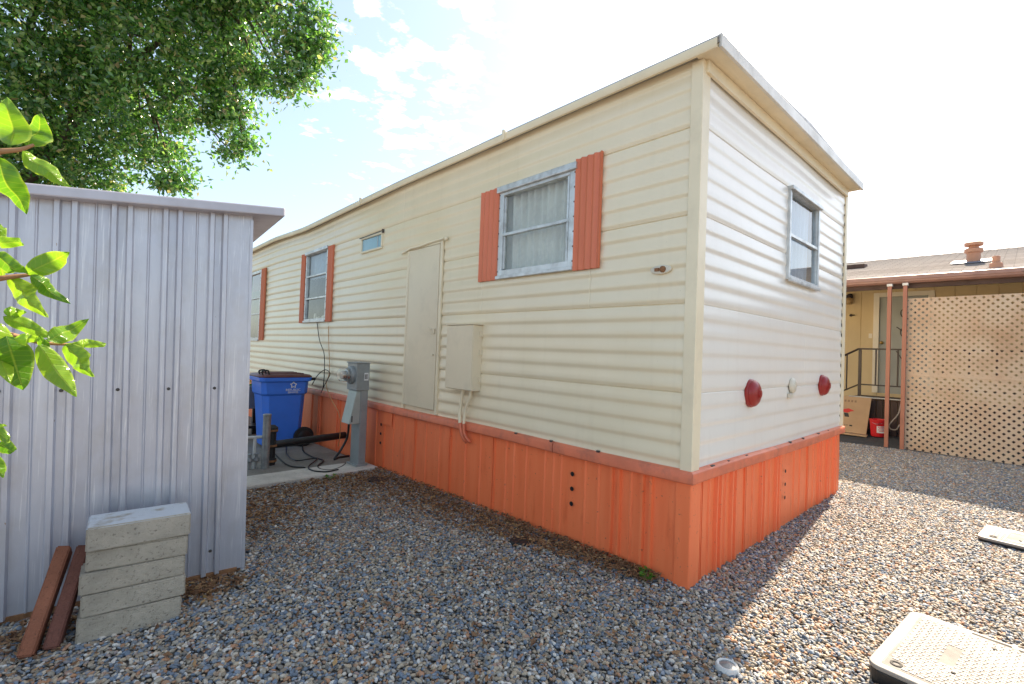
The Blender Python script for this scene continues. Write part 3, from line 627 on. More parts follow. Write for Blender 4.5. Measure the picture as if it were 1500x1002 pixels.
# side door
D0, D1, DZ0, DZ1 = 4.135, 4.735, .765, 2.475
m = MB(); 
for a, b_ in ((D0 - .045, D0 - .006), (D1 + .006, D1 + .045)): m.box(fL(a, ZB + .01, .006), fL(b_, DZ1 + .01, .028))
m.box(fL(D0 - .04, DZ1 + .008, .006), fL(D1 + .04, DZ1 + .03, .026))
m.box(fL(D0 - .005, ZB + .01, .0), fL(D1 + .005, DZ1 + .007, .006)); df = m.build('door_frame', M['trimcream'], home, bevel=.003)
us = frange(D0, D1, .1); zs = frange(DZ0, DZ1, .15); m = MB()
m.grid([[fL(u, z, .030 + .003 * math.sin(u * 9 + z * 3)) for u in us] for z in zs]); m.grid([[fL(u, z, .012) for u in us] for z in zs])
m.add([fL(D0, DZ0, .012), fL(D0, DZ1, .012), fL(D0, DZ1, .031), fL(D0, DZ0, .031), fL(D1, DZ0, .012), fL(D1, DZ1, .012), fL(D1, DZ1, .031), fL(D1, DZ0, .031)], [(0, 1, 2, 3), (4, 5, 6, 7), (0, 4, 7, 3), (1, 5, 6, 2)])
door = m.build('door', M['doorcream'], home, smooth=30)
m = MB(); m.box(fL(D0 + .03, 1.55, .032), fL(D0 + .075, 1.60, .045)); m.tube([fL(D0 + .06, 1.59, .05), fL(D0 + .10, 1.60, .055), fL(D0 + .14, 1.615, .05)], .006, 6); m.lathe([(.012, 0), (.009, .012)], fL(D0 + .05, 1.33, .030), (-1, 0, 0), 10); m.build('latch', M['doorcream'], door, bevel=.002)
m = MB(); m.tube([fL(D1 + .006, DZ0 + .02, .028), fL(D1 + .006, DZ1 - .02, .028)], .008, 6)
for z in frange(DZ0 + .06, DZ1 - .06, .1): m.lathe([(.006, 0), (.004, .003)], fL(D1 + .026, z, .028), (-1, 0, 0), 8)
m.build('hinge', M['doorcream'], door, smooth=40)
m = MB(); m.tube([fL(4.90, 2.468, .03), fL(4.7, 2.50, .035), fL(4.5, 2.50, .037), fL(4.3, 2.515, .036), fL(4.06, 2.52, .034)], .012, 8); m.lathe([(.006, 0), (.022, .005), (.022, .018), (.008, .026)], fL(4.04, 2.518, .015), (-1, 0, 0), 12); m.build('drip_cap', M['trimcream'], home, smooth=50)
# electrical cabinet and conduits
m = MB(); m.box((2.70, 3.42, 1.02), (TX - .004, 3.83, 1.625)); pb = m.build('panel_box', M['doorcream'], home, bevel=.006)
m = MB(); m.box((2.692, 3.425, 1.026), (2.6995, 3.826, 1.612)); m.build('cover', M['doorcream'], pb, bevel=.003)
m = MB(); m.box((2.69, 3.405, 1.627), (TX - .004, 3.845, 1.636)); m.build('rain_lip', M['doorcream'], pb, bevel=.002)
m = MB()
for z in frange(1.12, 1.53, .07): m.box((2.700, 3.417, z), (2.706, 3.4195, z + .02))
for z in (1.1, 1.35, 1.52): m.box((2.77, 3.408, z), (2.805, 3.4195, z + .05))
build_each(m, 'cover_hinge', M['doorcream'], pb)
ca = [(2.745, 3.60, 1.02), (2.745, 3.62, .93), (2.742, 3.635, .80), (2.742, 3.625, .705)]; cb_ = [(2.742, 3.625, .705), (2.742, 3.60, .62), (2.76, 3.58, .56), (2.79, 3.575, .53)]
m = MB(); m.tube(smoothline(ca), .017, 10); m.build('conduit', M['trimcream'], pb, smooth=60); m = MB(); m.tube(smoothline(cb_), .0172, 10); m.build('conduit', M['rail'], pb, smooth=60)
ca = [(2.755, 3.50, 1.02), (2.755, 3.51, .95), (2.75, 3.56, .84), (2.745, 3.572, .705)]; cb_ = [(2.745, 3.572, .705), (2.745, 3.56, .62), (2.77, 3.53, .555), (2.795, 3.525, .54)]
m = MB(); m.tube(smoothline(ca), .013, 10); m.build('conduit', M['trimcream'], pb, smooth=60); m = MB(); m.tube(smoothline(cb_), .0132, 10); m.build('conduit', M['rail'], pb, smooth=60)
# lamps
def tail(x, z, r):
    m = MB(); m.lathe([(r * 1.06, 0), (r * 1.06, .014), (r * .98, .022)], (x, TY - .006, z), (0, -1, 0), 32); base = m.build('tail_light', M['lens'], home, smooth=40)
    pr = [(r * .98, .022)] + [(r * math.cos(t) * (1 if k % 2 else .996), .022 + .05 * math.sin(t)) for k, t in enumerate(frange(.1, 1.2, .1))]
    pr += [(r * .30, .070), (r * .29, .076), (r * .01, .079)]
    m = MB(); m.lathe(pr, (x, TY - .006, z), (0, -1, 0), 32); m.build('lens', M['lens'], base, smooth=20)
tail(3.69, 1.155, .098); tail(5.49, 1.175, .098)
m = MB(); m.lathe([(.066, 0), (.066, .012), (.055, .026), (.03, .034), (.001, .036)], (4.60, TY - .006, 1.19), (0, -1, 0), 24)
m.box((4.50, TY - .03, 1.085), (4.58, TY - .006, 1.125)); m.build('plate_lamp', M['lamp_white'], home, smooth=40, bevel=.004)
m = MB(); prof = [(math.cos(t) * .075, math.sin(t) * .03) for t in frange(0, 2 * math.pi, .3)][:-1]; m.prism(prof, lambda u, v, w: fL(1.617 + u, 1.962 + v, w), .002, .022); mk = m.build('marker_lamp', M['lamp_white'], home, bevel=.006)
m = MB(); m.lathe([(.022, .0), (.02, .01), (.008, .014)], fL(1.60, 1.962, .022), (-1, 0, 0), 10); m.box(fL(1.625, 1.952, .022), fL(1.655, 1.972, .032)); m.build('bulb_socket', M['rust'], mk)

# ------------------------------------------------------------------ shed
SH = thing('metal_shed', 'grey weathered ribbed metal shed with flat overhanging roof', 'shed', (.867, 3.317, -.03), math.radians(-5.0)); SW = WM[SH.name]
def fS(u, z, w): return SW @ Vector((u - .019 * z, -w, z))
cs = [-.182 - .2255 * k for k in range(14)]
us = {0., -3.2}
for c in cs:
    for s in (-.034, .034): us |= {c + s + k for k in (-.018, -.010, .010, .018)}
    us |= {c - .108 + k for k in (-.007, -.002, .002, .007)}; us |= {c - .06, c + .06}
us = sorted(u for u in us if u <= 0)
def hs(u):
    w = 0
    for c in cs:
        for s in (-.034, .034): w += .026 * max(0, min(1, (.018 - abs(u - c - s)) / .008))
        w += .007 * max(0, min(1, (.007 - abs(u - c + .108)) / .005))
    return w
def stop(u): return 2.212 + .108 * u
m = MB(); m.grid([[fS(u, (0.02 if t == 0 else t * stop(u)) , hs(u) + .003 * math.sin(u * 4 + t * 5)) for u in us] for t in frange(0, 1, .1)]); m.build('front_wall', M['shed'], SH, smooth=35)
m = MB(); m.hexa([fS(*p) for p in ((-.02, 0, -.002), (0, 0, -.002), (0, 0, -2.3), (-.02, 0, -2.3), (-.02, 2.2, -.002), (0, 2.2, -.002), (0, 2.2, -2.3), (-.02, 2.2, -2.3))]); m.build('side_wall', M['shed'], SH)
m = MB(); m.box((0, 0, 0), (1, 1, 1)); m.v = [fS(-3.2 + 3.18 * a, c * 1.85, -2.28 - .02 * b) for a, b, c in m.v]
m.hexa([fS(*p) for p in ((-3.2, 0, -.02), (-3.18, 0, -.02), (-3.18, 0, -2.27), (-3.2, 0, -2.27), (-3.2, 1.86, -.02), (-3.18, 1.86, -.02), (-3.18, 1.86, -2.27), (-3.2, 1.86, -2.27))]); m.build('rear_wall', M['shed'], SH)
m = MB(); m.hexa([fS(u + .044, stop(u) + h, w) for u, h, w in ((-3.3, .005, .085), (.125, .005, .085), (.125, .005, -2.45), (-3.3, .005, -2.45), (-3.3, .062, .085), (.125, .062, .085), (.125, .062, -2.45), (-3.3, .062, -2.45))]); m.build('roof', M['shedroof'], SH, bevel=.008)
m = MB(); m.box((0, 0, 0), (1, 1, 1)); m.v = [fS(-3.2 + 3.16 * a, .0 + .03 * c, .012 - .03 * b) for a, b, c in m.v]; m.build('base_rail', M['rust'], SH)
m = MB(); q = SW.to_3x3() @ Vector((0, -1, 0))
for c in cs[:12]:
    for z in (1.14, .16): m.lathe([(.009, 0), (.009, .003), (.005, .006)], fS(c, z + .108 * c * (z > 1.9), .001), q, 8)
build_each(m, 'screw', M['screw'], SH)
m = MB(); m.hexa([fS(*p) for p in ((-.012, .0, .004), (.004, .0, .004), (.004, .0, -.02), (-.012, .0, -.02), (-.012, 2.19, .004), (.004, 2.19, .004), (.004, 2.19, -.02), (-.012, 2.19, -.02))]); build_each(m, 'corner_edge', M['shed'], SH)

# ------------------------------------------------------------------ concrete blocks leaning stack
gb = 'concrete blocks stacked by the shed'
labels = ['rough grey concrete block at the bottom of the stack by the shed', 'grey concrete block second from the bottom of the stack', 'grey concrete block in the middle of the stack of five', 'grey concrete block just under the pale painted top block', 'pale painted top block of the concrete stack, tilted back towards the shed']
sl = math.atan2(2.929 - 2.966, .42)
def stone_block(name, L_, D_, H_, mat, seed, rough=.003):
    r_ = random.Random(seed); bm = bmesh.new(); bmesh.ops.create_cube(bm, size=1); bmesh.ops.scale(bm, vec=(L_, D_, H_), verts=bm.verts)
    bmesh.ops.bevel(bm, geom=list(bm.edges), offset=.006, segments=2, affect='EDGES'); bmesh.ops.subdivide_edges(bm, edges=[e for e in bm.edges if e.calc_length() > .05], cuts=6, use_grid_fill=True)
    for v in bm.verts: v.co += Vector((r_.uniform(-1, 1), r_.uniform(-1, 1), r_.uniform(-1, 1))) * rough
    me = bpy.data.meshes.new(name); bm.to_mesh(me); bm.free(); me.materials.append(mat); o = bpy.data.objects.new(name, me); COL.objects.link(o); return o
zc = -.03
spec = [(.40, .112, -.004, .03), (.405, .10, .012, -.01), (.41, .098, .004, .015), (.40, .10, .022, -.03), (.41, .115, .022, .012)]
for i, (L_, H_, off, tw) in enumerate(spec):
    o = stone_block('concrete_block', L_, .19 if i < 4 else .235, H_ - .002, M['block'] if i < 4 else M['blockpaint'], i, .0006)
    o.location = (.293 + off, 3.035 + .012 * i, zc + H_ / 2); zc += H_; o.rotation_euler = (-.02, (.006, -.004, .003, .008, -.006)[i], math.radians(-5) + tw)
    tag(o, labels[i], 'block', gb)
# red pavers leaning on the shed
for name, p0, p1, mat, lab, w in (('brick_paver', (-.075, 2.975, -.03), (.035, 3.245, .335), M['brick'], 'broad orange-edged brick paver leaning on the shed, left of the pair', .10), ('brick_paver', (.005, 2.985, -.03), (.108, 3.235, .325), M['brick2'], 'narrow dull red brick paver leaning between the concrete stack and another paver', .10)):
    a, b = Vector(p0), Vector(p1); d = (b - a); o = stone_block(name, .055, w, d.length, mat, 9, .0008)
    o.rotation_mode = 'QUATERNION'; zq = d.normalized(); xq = Vector((1, -.12, 0)); xq = (xq - zq * xq.dot(zq)).normalized(); yq = zq.cross(xq)
    o.rotation_quaternion = Matrix((xq, yq, zq)).transposed().to_quaternion(); o.location = (a + b) / 2
    tag(o, lab, 'paver', 'pavers leaning on the shed')

# ------------------------------------------------------------------ recycling bin
bx, by, bz = 2.27, 7.30, gz(0, 7.3) + .018
bn = thing('recycling_bin', 'blue wheeled recycling bin with maroon lid and white star emblem', 'bin', (bx, by, bz))
def ringpts(hx, hy, ch, z, ox=0): return [(bx + ox + x, by + y, bz + z) for x, y in ((-hx + ch, -hy), (hx - ch, -hy), (hx, -hy + ch), (hx, hy - ch), (hx - ch, hy), (-hx + ch, hy), (-hx, hy - ch), (-hx, -hy + ch))]
m = MB(); rs = [ringpts(.235, .215, .05, .03, .01), ringpts(.245, .22, .06, .10, .01), ringpts(.285, .255, .07, .74, .0), ringpts(.305, .275, .055, .76, 0), ringpts(.315, .285, .05, .93, 0), ringpts(.345, .31, .05, .935, 0), ringpts(.35, .315, .05, .99, 0), ringpts(.33, .295, .05, .99, 0)]
m.grid([r + [r[0]] for r in rs]); m.f.append(tuple(range(8))); m.build('body', M['binblue'], bn, bevel=.008, smooth=30)
m = MB(); rs = [ringpts(.352, .318, .06, .992), ringpts(.355, .32, .06, 1.005), ringpts(.32, .29, .06, 1.03), ringpts(.22, .26, .06, 1.035)]
m.grid([r + [r[0]] for r in rs]); m.f.append(tuple(range(24, 32))); m.f.append(tuple(range(8)))
for k in (-.2, -.08, .08, .2): m.box((bx - .22, by + k - .025, bz + 1.03), (bx + .25, by + k + .025, bz + 1.048))
lid = m.build('lid', M['binlid'], bn, bevel=.006, smooth=30)
for k in (-.24, -.10):
    m = MB(); m.tube(smoothline([(bx - .30, by + k, bz + 1.02), (bx - .31, by + k, bz + 1.075), (bx - .24, by + k, bz + 1.085), (bx - .22, by + k, bz + 1.03)]), .011, 8); m.build('handle', M['black'], lid, smooth=60)
m = MB(); m.tube([(bx + .385, by - .25, bz + .965), (bx + .385, by + .25, bz + .965)], .016, 8); m.box((bx + .33, by - .27, bz + .945), (bx + .40, by - .24, bz + .985)); m.box((bx + .33, by + .24, bz + .945), (bx + .40, by + .27, bz + .985)); m.build('push_bar', M['black'], bn, bevel=.004)
for s in (-1, 1):
    m = MB(); yy = by + s * .255; m.lathe([(.10, -.03), (.135, -.028), (.14, -.015), (.14, .015), (.135, .028), (.10, .03)], (bx + .27, yy, bz + .14), (0, 1, 0), 28); wl = m.build('wheel', M['rubber'], bn, smooth=40)
    m = MB(); m.lathe([(.03, -.045), (.06, -.042), (.09, -.033), (.095, -.02)], (bx + .27, yy, bz + .14), (0, 1, 0), 20); m.build('hub', M['black'], wl, smooth=40)
m = MB(); m.tube([(bx + .27, by - .24, bz + .14), (bx + .27, by + .24, bz + .14)], .012, 8); m.build('axle', M['steel'], bn)
# emblem: five-pointed outline star over two lines of lettering
def text_mesh(s, size, name, mat, parent, M4, ext=.0006, align='CENTER'):
    cu = bpy.data.curves.new(name, 'FONT'); cu.body = s; cu.size = size; cu.extrude = ext; cu.align_x = align; cu.resolution_u = 3
    t = bpy.data.objects.new(name + '_src', cu); COL.objects.link(t); dg = bpy.context.evaluated_depsgraph_get(); me = bpy.data.meshes.new_from_object(t.evaluated_get(dg)); bpy.data.objects.remove(t); bpy.data.curves.remove(cu)
    me.transform(WM[parent.name].inverted() @ M4 if parent else M4); me.materials.clear(); me.materials.append(mat); me.name = name; o = bpy.data.objects.new(name, me); COL.objects.link(o)
    if parent: o.parent = parent
    return o
tilt = math.atan2(.01, .17)
def onbin(u, z): return Matrix.Translation((bx + u, by - .2835 - (z - .76) / .17 * .010 + .006, bz + z)) @ Matrix.Rotation(math.pi / 2 + .0, 4, 'X')
sx, sz = .09, .885; star = []
for k in range(10):
    r_ = .052 if k % 2 == 0 else .030; t = math.pi / 2 + k * math.pi / 5; star.append((r_ * math.cos(t), r_ * math.sin(t)))
m = MB(); Mx = onbin(sx, sz)
def band(outer, inner):
    n = len(outer); vs = [Mx @ Vector((x, y, d)) for d in (0, .004) for x, y in outer + inner]; fs = []
    for i in range(n): j = (i + 1) % n; fs += [(2 * n + i, 2 * n + j, 3 * n + j, 3 * n + i), (i, j, 2 * n + j, 2 * n + i), (n + i, n + j, 3 * n + j, 3 * n + i)]
    m.add(vs, fs)
band(star, [(x * .62, y * .62) for x, y in star])
build_each(m, 'emblem', M['white'], bn)
text_mesh('REPUBLIC', .046, 'lettering', M['white'], bn, onbin(sx, .800), .004); text_mesh('SERVICES', .034, 'lettering', M['white'], bn, onbin(sx, .770), .004)
# dark planter with flowers behind the bin
pz = gz(0, 8.4) + .018
pl = thing('planter_box', 'dark grey planter box with red and yellow flowers behind the blue bin', 'planter', (2.05, 8.35, pz))
m = MB(); m.box((1.55, 8.15, pz + .45), (2.35, 8.6, pz + .80)); m.build('trough', M['slate'], pl, bevel=.01)
m = MB()
for x in (1.6, 2.28):
    for y in (8.2, 8.53): m.box((x - .03, y - .03, pz), (x + .03, y + .03, pz + .45))
m.box((1.58, 8.18, pz + .14), (2.32, 8.57, pz + .18)); build_each(m, 'stand', M['black'], pl)
def petal_mass(name, mat, n, seed, zr):
    r_ = random.Random(seed); m = MB()
    for i in range(n):
        c = Vector((r_.uniform(1.58, 2.32), r_.uniform(8.15, 8.6), pz + r_.uniform(*zr)))
        for k in range(5):
            d = Vector((r_.uniform(-1, 1), r_.uniform(-1, 1), r_.uniform(-.3, 1))).normalized() * .035; s = d.orthogonal().normalized() * .014
            m.add([c, c + d * .5 + s, c + d, c + d * .5 - s], [(0, 1, 2, 3)])
    return m.build(name, mat, pl, recalc=False)
petal_mass('foliage', M['weed'], 60, 1, (.80, .92)); petal_mass('flower', M['redplastic'], 40, 2, (.86, .97)); petal_mass('flower', plain('yellow_petals', (.75, .48, .03), .6, bump=0), 40, 3, (.86, .97))

# ------------------------------------------------------------------ meter pedestal
pz = gz(0, 5.4) + .034
pd = thing('meter_pedestal', 'grey metal electric meter pedestal standing on the pale kerb', 'meter', (2.60, 5.45, pz))
m = MB(); m.box((2.573, 5.36, pz), (2.665, 5.58, 1.14)); m.build('post', M['meterbox'], pd, bevel=.006)
m = MB(); m.box((2.54, 5.34, pz), (2.685, 5.60, pz + .02)); m.build('base_flange', M['meterbox'], pd, bevel=.004)
m = MB(); m.box((2.505, 5.345, .865), (2.668, 5.60, 1.185)); hd = m.build('meter_socket', M['meterbox'], pd, bevel=.006)
m = MB(); m.box((2.495, 5.335, 1.186), (2.672, 5.61, 1.20)); m.build('cap', M['meterbox'], hd, bevel=.003)
m = MB(); m.box((2.60, 5.3425, .985), (2.652, 5.3445, 1.075)); lb = m.build('sticker', M['white'], hd)
m = MB()
for k, (x0, x1) in enumerate(((.606, .610), (.613, .615), (.618, .624), (.627, .629), (.634, .640))): m.box((2 + x0, 5.341, 1.0), (2 + x1, 5.3423, 1.06))
build_each(m, 'barcode', M['blackprint'], lb)
mc = (2.505, 5.475, 1.045)
m = MB(); m.lathe([(.105, 0), (.105, .02), (.10, .035), (.088, .04), (.088, .05)], mc, (-1, 0, 0), 32); rg = m.build('meter_ring', M['meterbox'], pd, smooth=40)
m = MB(); m.lathe([(.080, .045), (.080, .11), (.074, .145), (.055, .165), (.001, .17)], mc, (-1, 0, 0), 32); m.build('glass_dome', M['clearglass'], rg, smooth=40)
m = MB(); m.lathe([(.072, .05), (.072, .075), (.05, .08), (.05, .125), (.001, .128)], mc, (-1, 0, 0), 24); m.build('register', M['steel'], rg, smooth=40)
m = MB(); m.hexa([(2.515, 5.36, .87), (2.515, 5.575, .87), (2.573, 5.575, .87), (2.573, 5.36, .87)][0:0] or [(2.44, 5.362, .475), (2.573, 5.362, .475), (2.573, 5.575, .475), (2.44, 5.575, .475), (2.52, 5.362, .862), (2.573, 5.362, .862), (2.573, 5.575, .862), (2.52, 5.575, .862)])
m.build('breaker_cover', M['metercover'], pd, bevel=.006)
m = MB(); m.box((2.47, 5.357, .50), (2.482, 5.3615, .57)); m.build('hasp', M['black'], pd)

# ------------------------------------------------------------------ pipes on the pad
p0 = at_g(388, 686, .018)
m = MB(); m.tube([(p0.x, p0.y, p0.z), (p0.x, p0.y, p0.z + .62)], .042, 18); m.lathe([(.042, 0), (.045, .004), (.045, .02), (.042, .024)], (p0.x, p0.y, p0.z + .6), (0, 0, 1), 18)
tag(m.build('standpipe', M['galv'], smooth=40, org=p0), 'short grey steel pipe standing upright on the concrete pad', 'pipe')
q0 = Vector((p0.x + .10, p0.y + .14, p0.z)); a = at_y(402, 651, q0.y); bq = Vector((2.79, q0.y + .28, .19))
e1 = at_y(515, 636, q0.y + .2)
dp_ = thing('drain_pipe', 'thick black drain pipe running across the pad to a banded coupling', 'drain', (q0.x, q0.y, p0.z))
m = MB(); m.tube([Vector((q0.x + .03, q0.y, a.z - .005)), a, e1, e1 + (e1 - a) * .25], .045, 16); m.build('pipe', M['black'], dp_, smooth=40)
prof = [(.05, 0), (.05, .02), (.06, .03), (.06, .07), (.045, .08), (.045, .2), (.062, .21), (.062, .25), (.05, .26), (.05, .38), (.066, .39), (.066, .44), (.045, .46), (.03, .47)]
m = MB(); m.lathe(prof, q0, (0, 0, 1), 20); m.build('coupling', M['rubber'], dp_, smooth=35)
m = MB()
for h in (.05, .23, .41): m.lathe([(.0655, h - .012), (.0675, h - .01), (.0675, h + .01), (.0655, h + .012)], q0, (0, 0, 1), 20)
build_each(m, 'clamp', M['rust'], dp_, smooth=35)
w = thing('water_valve', 'white plastic water pipe with small grey valves beside the steel standpipe', 'valve', (p0.x - .2, p0.y + .05, p0.z))
a = at_y(362, 641, p0.y + .06); b_ = at_y(386, 640, p0.y + .06)
m = MB(); m.tube([a + (a - b_), a, b_], .018, 12); m.tube([b_ - Vector((.09, 0, 0)), Vector((b_.x - .09, b_.y, p0.z))], .018, 12); m.build('pipe', M['pvcwhite'], w, smooth=50)
m = MB()
for k in (.05, .12):
    c = Vector((a.x - .02 + k, a.y - .02, p0.z)); m.tube([c, c + Vector((0, 0, .16))], .014, 10); m.lathe([(.02, 0), (.035, .01), (.035, .03), (.02, .05)], c + Vector((0, 0, .08)), (0, 0, 1), 12); m.lathe([(.01, 0), (.028, .006), (.028, .014), (.01, .02)], c + Vector((0, 0, .16)), (0, 0, 1), 10)
build_each(m, 'valve', M['galv'], w, smooth=40)
# cables
def cable(name, px, r, mat, label, cat, up=.03, mode='g', grp=None):
    f = lambda x, y: (355 + x / 4.556, 500 + y / 4.556)
    pts = []
    for q in px:
        if len(q) == 2: pts.append(at_g(*f(*q), up))
        else: pts.append(q[2](*f(q[0], q[1])))
    m = MB(); m.tube(smoothline(pts, 8), r, 8); return tag(m.build(name, mat, smooth=60, org=pts[0]), label, cat, grp)
Xw = lambda X: (lambda x, y: at_x(x, y, X)); Yw = lambda Y: (lambda x, y: at_y(x, y, Y))
cable('cable', [(400, 690), (410, 735), (470, 772), (540, 795), (505, 830), (520, 852), (590, 860), (660, 838), (690, 815)], .009, M['black'], 'black cable lying in an S loop on the concrete, ending near the pedestal foot', 'cable', grp='cables on the pad')
cable('cable', [(293, 705), (300, 758), (360, 795), (470, 782), (500, 785), (442, 835), (470, 862), (560, 870), (640, 855)], .008, M['black'], 'black cable hanging from under the drain pipe and looping forward over the kerb', 'cable', .042, grp='cables on the pad')
cable('cable', [(200, 735), (255, 790), (320, 832), (420, 842)], .008, M['rubber'], 'short dark cable lying from the coupling towards the kerb', 'cable', grp='cables on the pad')
cable('cable', [(712, 545, Yw(5.62)), (700, 640, Yw(5.66)), (660, 720, Yw(5.68)), (615, 785, Yw(5.64)), (650, 775, Yw(5.7)), (712, 765, Yw(5.75))], .014, M['black'], 'thick black power cable bending down behind the meter pedestal', 'cable', grp='cables on the pad')
cable('cord', [(498, -130, Xw(2.79)), (515, -10, Xw(2.77)), (545, 80, Xw(2.77)), (548, 190, Xw(2.75)), (540, 300, Xw(2.74)), (525, 345, Xw(2.74))], .006, M['black'], 'black cord hanging from the tall shuttered window down the wall', 'cord')
cable('cord', [(575, -100, Xw(2.792)), (578, 60, Xw(2.785)), (582, 200, Xw(2.78)), (560, 290, Xw(2.75)), (595, 390, Xw(2.72)), (640, 470, Xw(2.70)), (655, 540, Xw(2.7)), (650, 640, Xw(2.7)), (640, 700, Xw(2.66))], .005, M['orangecord'], 'thin tan cord trailing down the wall and over the orange skirting', 'cord')
cable('cord', [(465, 290, Xw(2.70)), (500, 230, Xw(2.70)), (550, 190, Xw(2.74)), (585, 215, Xw(2.75)), (560, 270, Xw(2.74)), (540, 310, Xw(2.74))], .006, M['rubber'], 'grey cord looped in the air beside the blue bin', 'cord')

# ------------------------------------------------------------------ ground details
def utility_lid(cx, cy, rz, sx_, sy_, label, lift=.034):
    t = thing('utility_box', label, 'utility box', (cx, cy, 0), rz, 'utility boxes in the gravel'); W_ = WM[t.name] @ Matrix.Translation((0, 0, lift))
    def rr(hx, hy, r, n=6): 
        out = []
        for qx, qy, a0 in ((hx - r, hy - r, 0), (-hx + r, hy - r, 90), (-hx + r, -hy + r, 180), (hx - r, -hy + r, 270)):
            out += [(qx + r * math.cos(math.radians(a0 + 90 * k / n)), qy + r * math.sin(math.radians(a0 + 90 * k / n))) for k in range(n + 1)]
        return out
    P = lambda u, v, w: W_ @ Vector((u, v, w))
    m = MB(); m.prism(rr(sx_ / 2, sy_ / 2, .05), P, -.1, .030); m.build('box_rim', M['black'], t, bevel=.004)
    m = MB(); m.prism(rr(sx_ / 2 + .004, sy_ / 2 + .004, .05), P, .031, .052); ld = m.build('lid', M['lidplastic'], t, bevel=.006)
    m = MB(); m.prism(rr(sx_ / 2 - .04, sy_ / 2 - .034, .01, 2), P, .0521, .0524); m.build('tread_bed', M['lidbase'], ld)
    # raised tread in short bars, plain label patch left clear
    m = MB(); hx, hy = sx_ / 2 - .055, sy_ / 2 - .05; nx = int(hx * 2 / .026); ny = int(hy * 2 / .021)
    for i in range(nx):
        for j in range(ny):
            u = -hx + (i + .5) * 2 * hx / nx; v = -hy + (j + .5) * 2 * hy / ny
            if abs(u + hx * .45) < .035 and abs(v) < .11: continue
            if u < -hx + .06 and v < -hy + .06: continue
            o_ = .004 if j % 2 else -.004
            m.box(P(u - .010 + o_, v - .0075, .052), P(u + .010 + o_, v + .0075, .0545)) if rz == 0 else m.hexa([P(u + a * .010 + o_, v + b * .0075, c) for a, b, c in ((-1, -1, .052), (1, -1, .052), (1, 1, .052), (-1, 1, .052), (-1, -1, .0548), (1, -1, .0548), (1, 1, .0548), (-1, 1, .0548))])
    m.build('tread', M['lidplastic'], ld)
    m = MB(); m.prism(rr(.07, .008, .007, 3), lambda u, v, w: P(u - hx * .15, v + hy + .022, w), .0522, .0535); m.prism(rr(.028, .008, .007, 3), lambda u, v, w: P(u + .12 - hx * .15, v + hy + .012, w), .0522, .0538)
    for u, v in ((-.02, hy * .75), (.08, -hy * .45), (-.10, -hy * .5), (.19, hy * .2)): m.lathe([(.010, 0), (.007, .003)], P(u, v, .0545), (0, 0, 1), 7)
    build_each(m, 'slot', M['dark'], ld)
    m = MB(); m.lathe([(.014, 0), (.023, .0), (.023, .003), (.014, .003), (.014, 0)], P(-hx + .03, -hy + .03, .0525), (0, 0, 1), 18, False); m.build('bolt_ring', M['dark'], ld)
    g_ = MB()
    for a0, b0, a1, b1 in ((-hx - .012, hy + .006, hx + .012, hy + .009), (-hx - .012, -hy - .009, hx + .012, -hy - .006), (-hx - .012, -hy, -hx - .009, hy), (hx + .009, -hy, hx + .012, hy)): g_.hexa([P(a, b, c) for a, b, c in ((a0, b0, .0521), (a1, b0, .0521), (a1, b1, .0521), (a0, b1, .0521), (a0, b0, .0528), (a1, b0, .0528), (a1, b1, .0528), (a0, b1, .0528))])
    g_.build('groove', M['screw'], ld)
    return t
c1, c2, c3 = at_z(1277, 969, .086), at_z(1338, 895, .086), at_z(1500, 944, .086)
ex = Vector((math.cos(math.radians(-95)), math.sin(math.radians(-95)), 0)); ey = Vector((-ex.y, ex.x, 0)); wd = (c2 - c1).length
cc = c2 + ex * .345 - ey * wd / 2
utility_lid(cc.x, cc.y, math.atan2(ex.y, ex.x), .70, abs((c2 - c1).dot(ey)) + .02, 'larger utility box with beige gridded lid in the sunlit gravel up front')
d1, d2 = at_z(1438, 784, .044), at_z(1446, 768, .044); d3 = at_z(1500, 776, .06)
ex = Vector((math.cos(math.radians(-95)), math.sin(math.radians(-95)), 0)); ey = Vector((-ex.y, ex.x, 0)); cc = d2 + ex * .33 - ey * .24
utility_lid(cc.x, cc.y, math.atan2(ex.y, ex.x), .66, .46, 'distant beige utility box lid in the gravel in front of the lattice', -.008)
cp = at_g(1065, 981)
t = thing('cleanout_cap', 'round white plastic cap set in the gravel at the shadow edge', 'cap', (cp.x, cp.y, 0))
m = MB(); m.lathe([(.05, -.03), (.05, .018), (.044, .026), (.034, .024), (.034, -.03)], (cp.x, cp.y, 0), (0, 0, 1), 28, False); m.build('rim', M['pvcwhite'], t, smooth=40)
m = MB(); m.lathe([(.033, .015), (.033, .021), (.015, .026), (.001, .028)], (cp.x, cp.y, 0), (0, 0, 1), 20); m.build('cap_centre', M['galv'], t, smooth=40)
for px, py, r_, lab in ((762, 795, .078, 'flat dark round disk lying on the gravel by the skirting'), (553, 704, .11, 'flat dark square-round stepping disk by the kerb and skirting')):
    c = at_g(px, py); m = MB(); m.lathe([(r_, 0), (r_, .016), (r_ * .96, .02), (.001, .022)], c, (.03, .02, 1), 26); tag(m.build('ground_disk', M['rubber'], smooth=40, org=c), lab, 'disk')
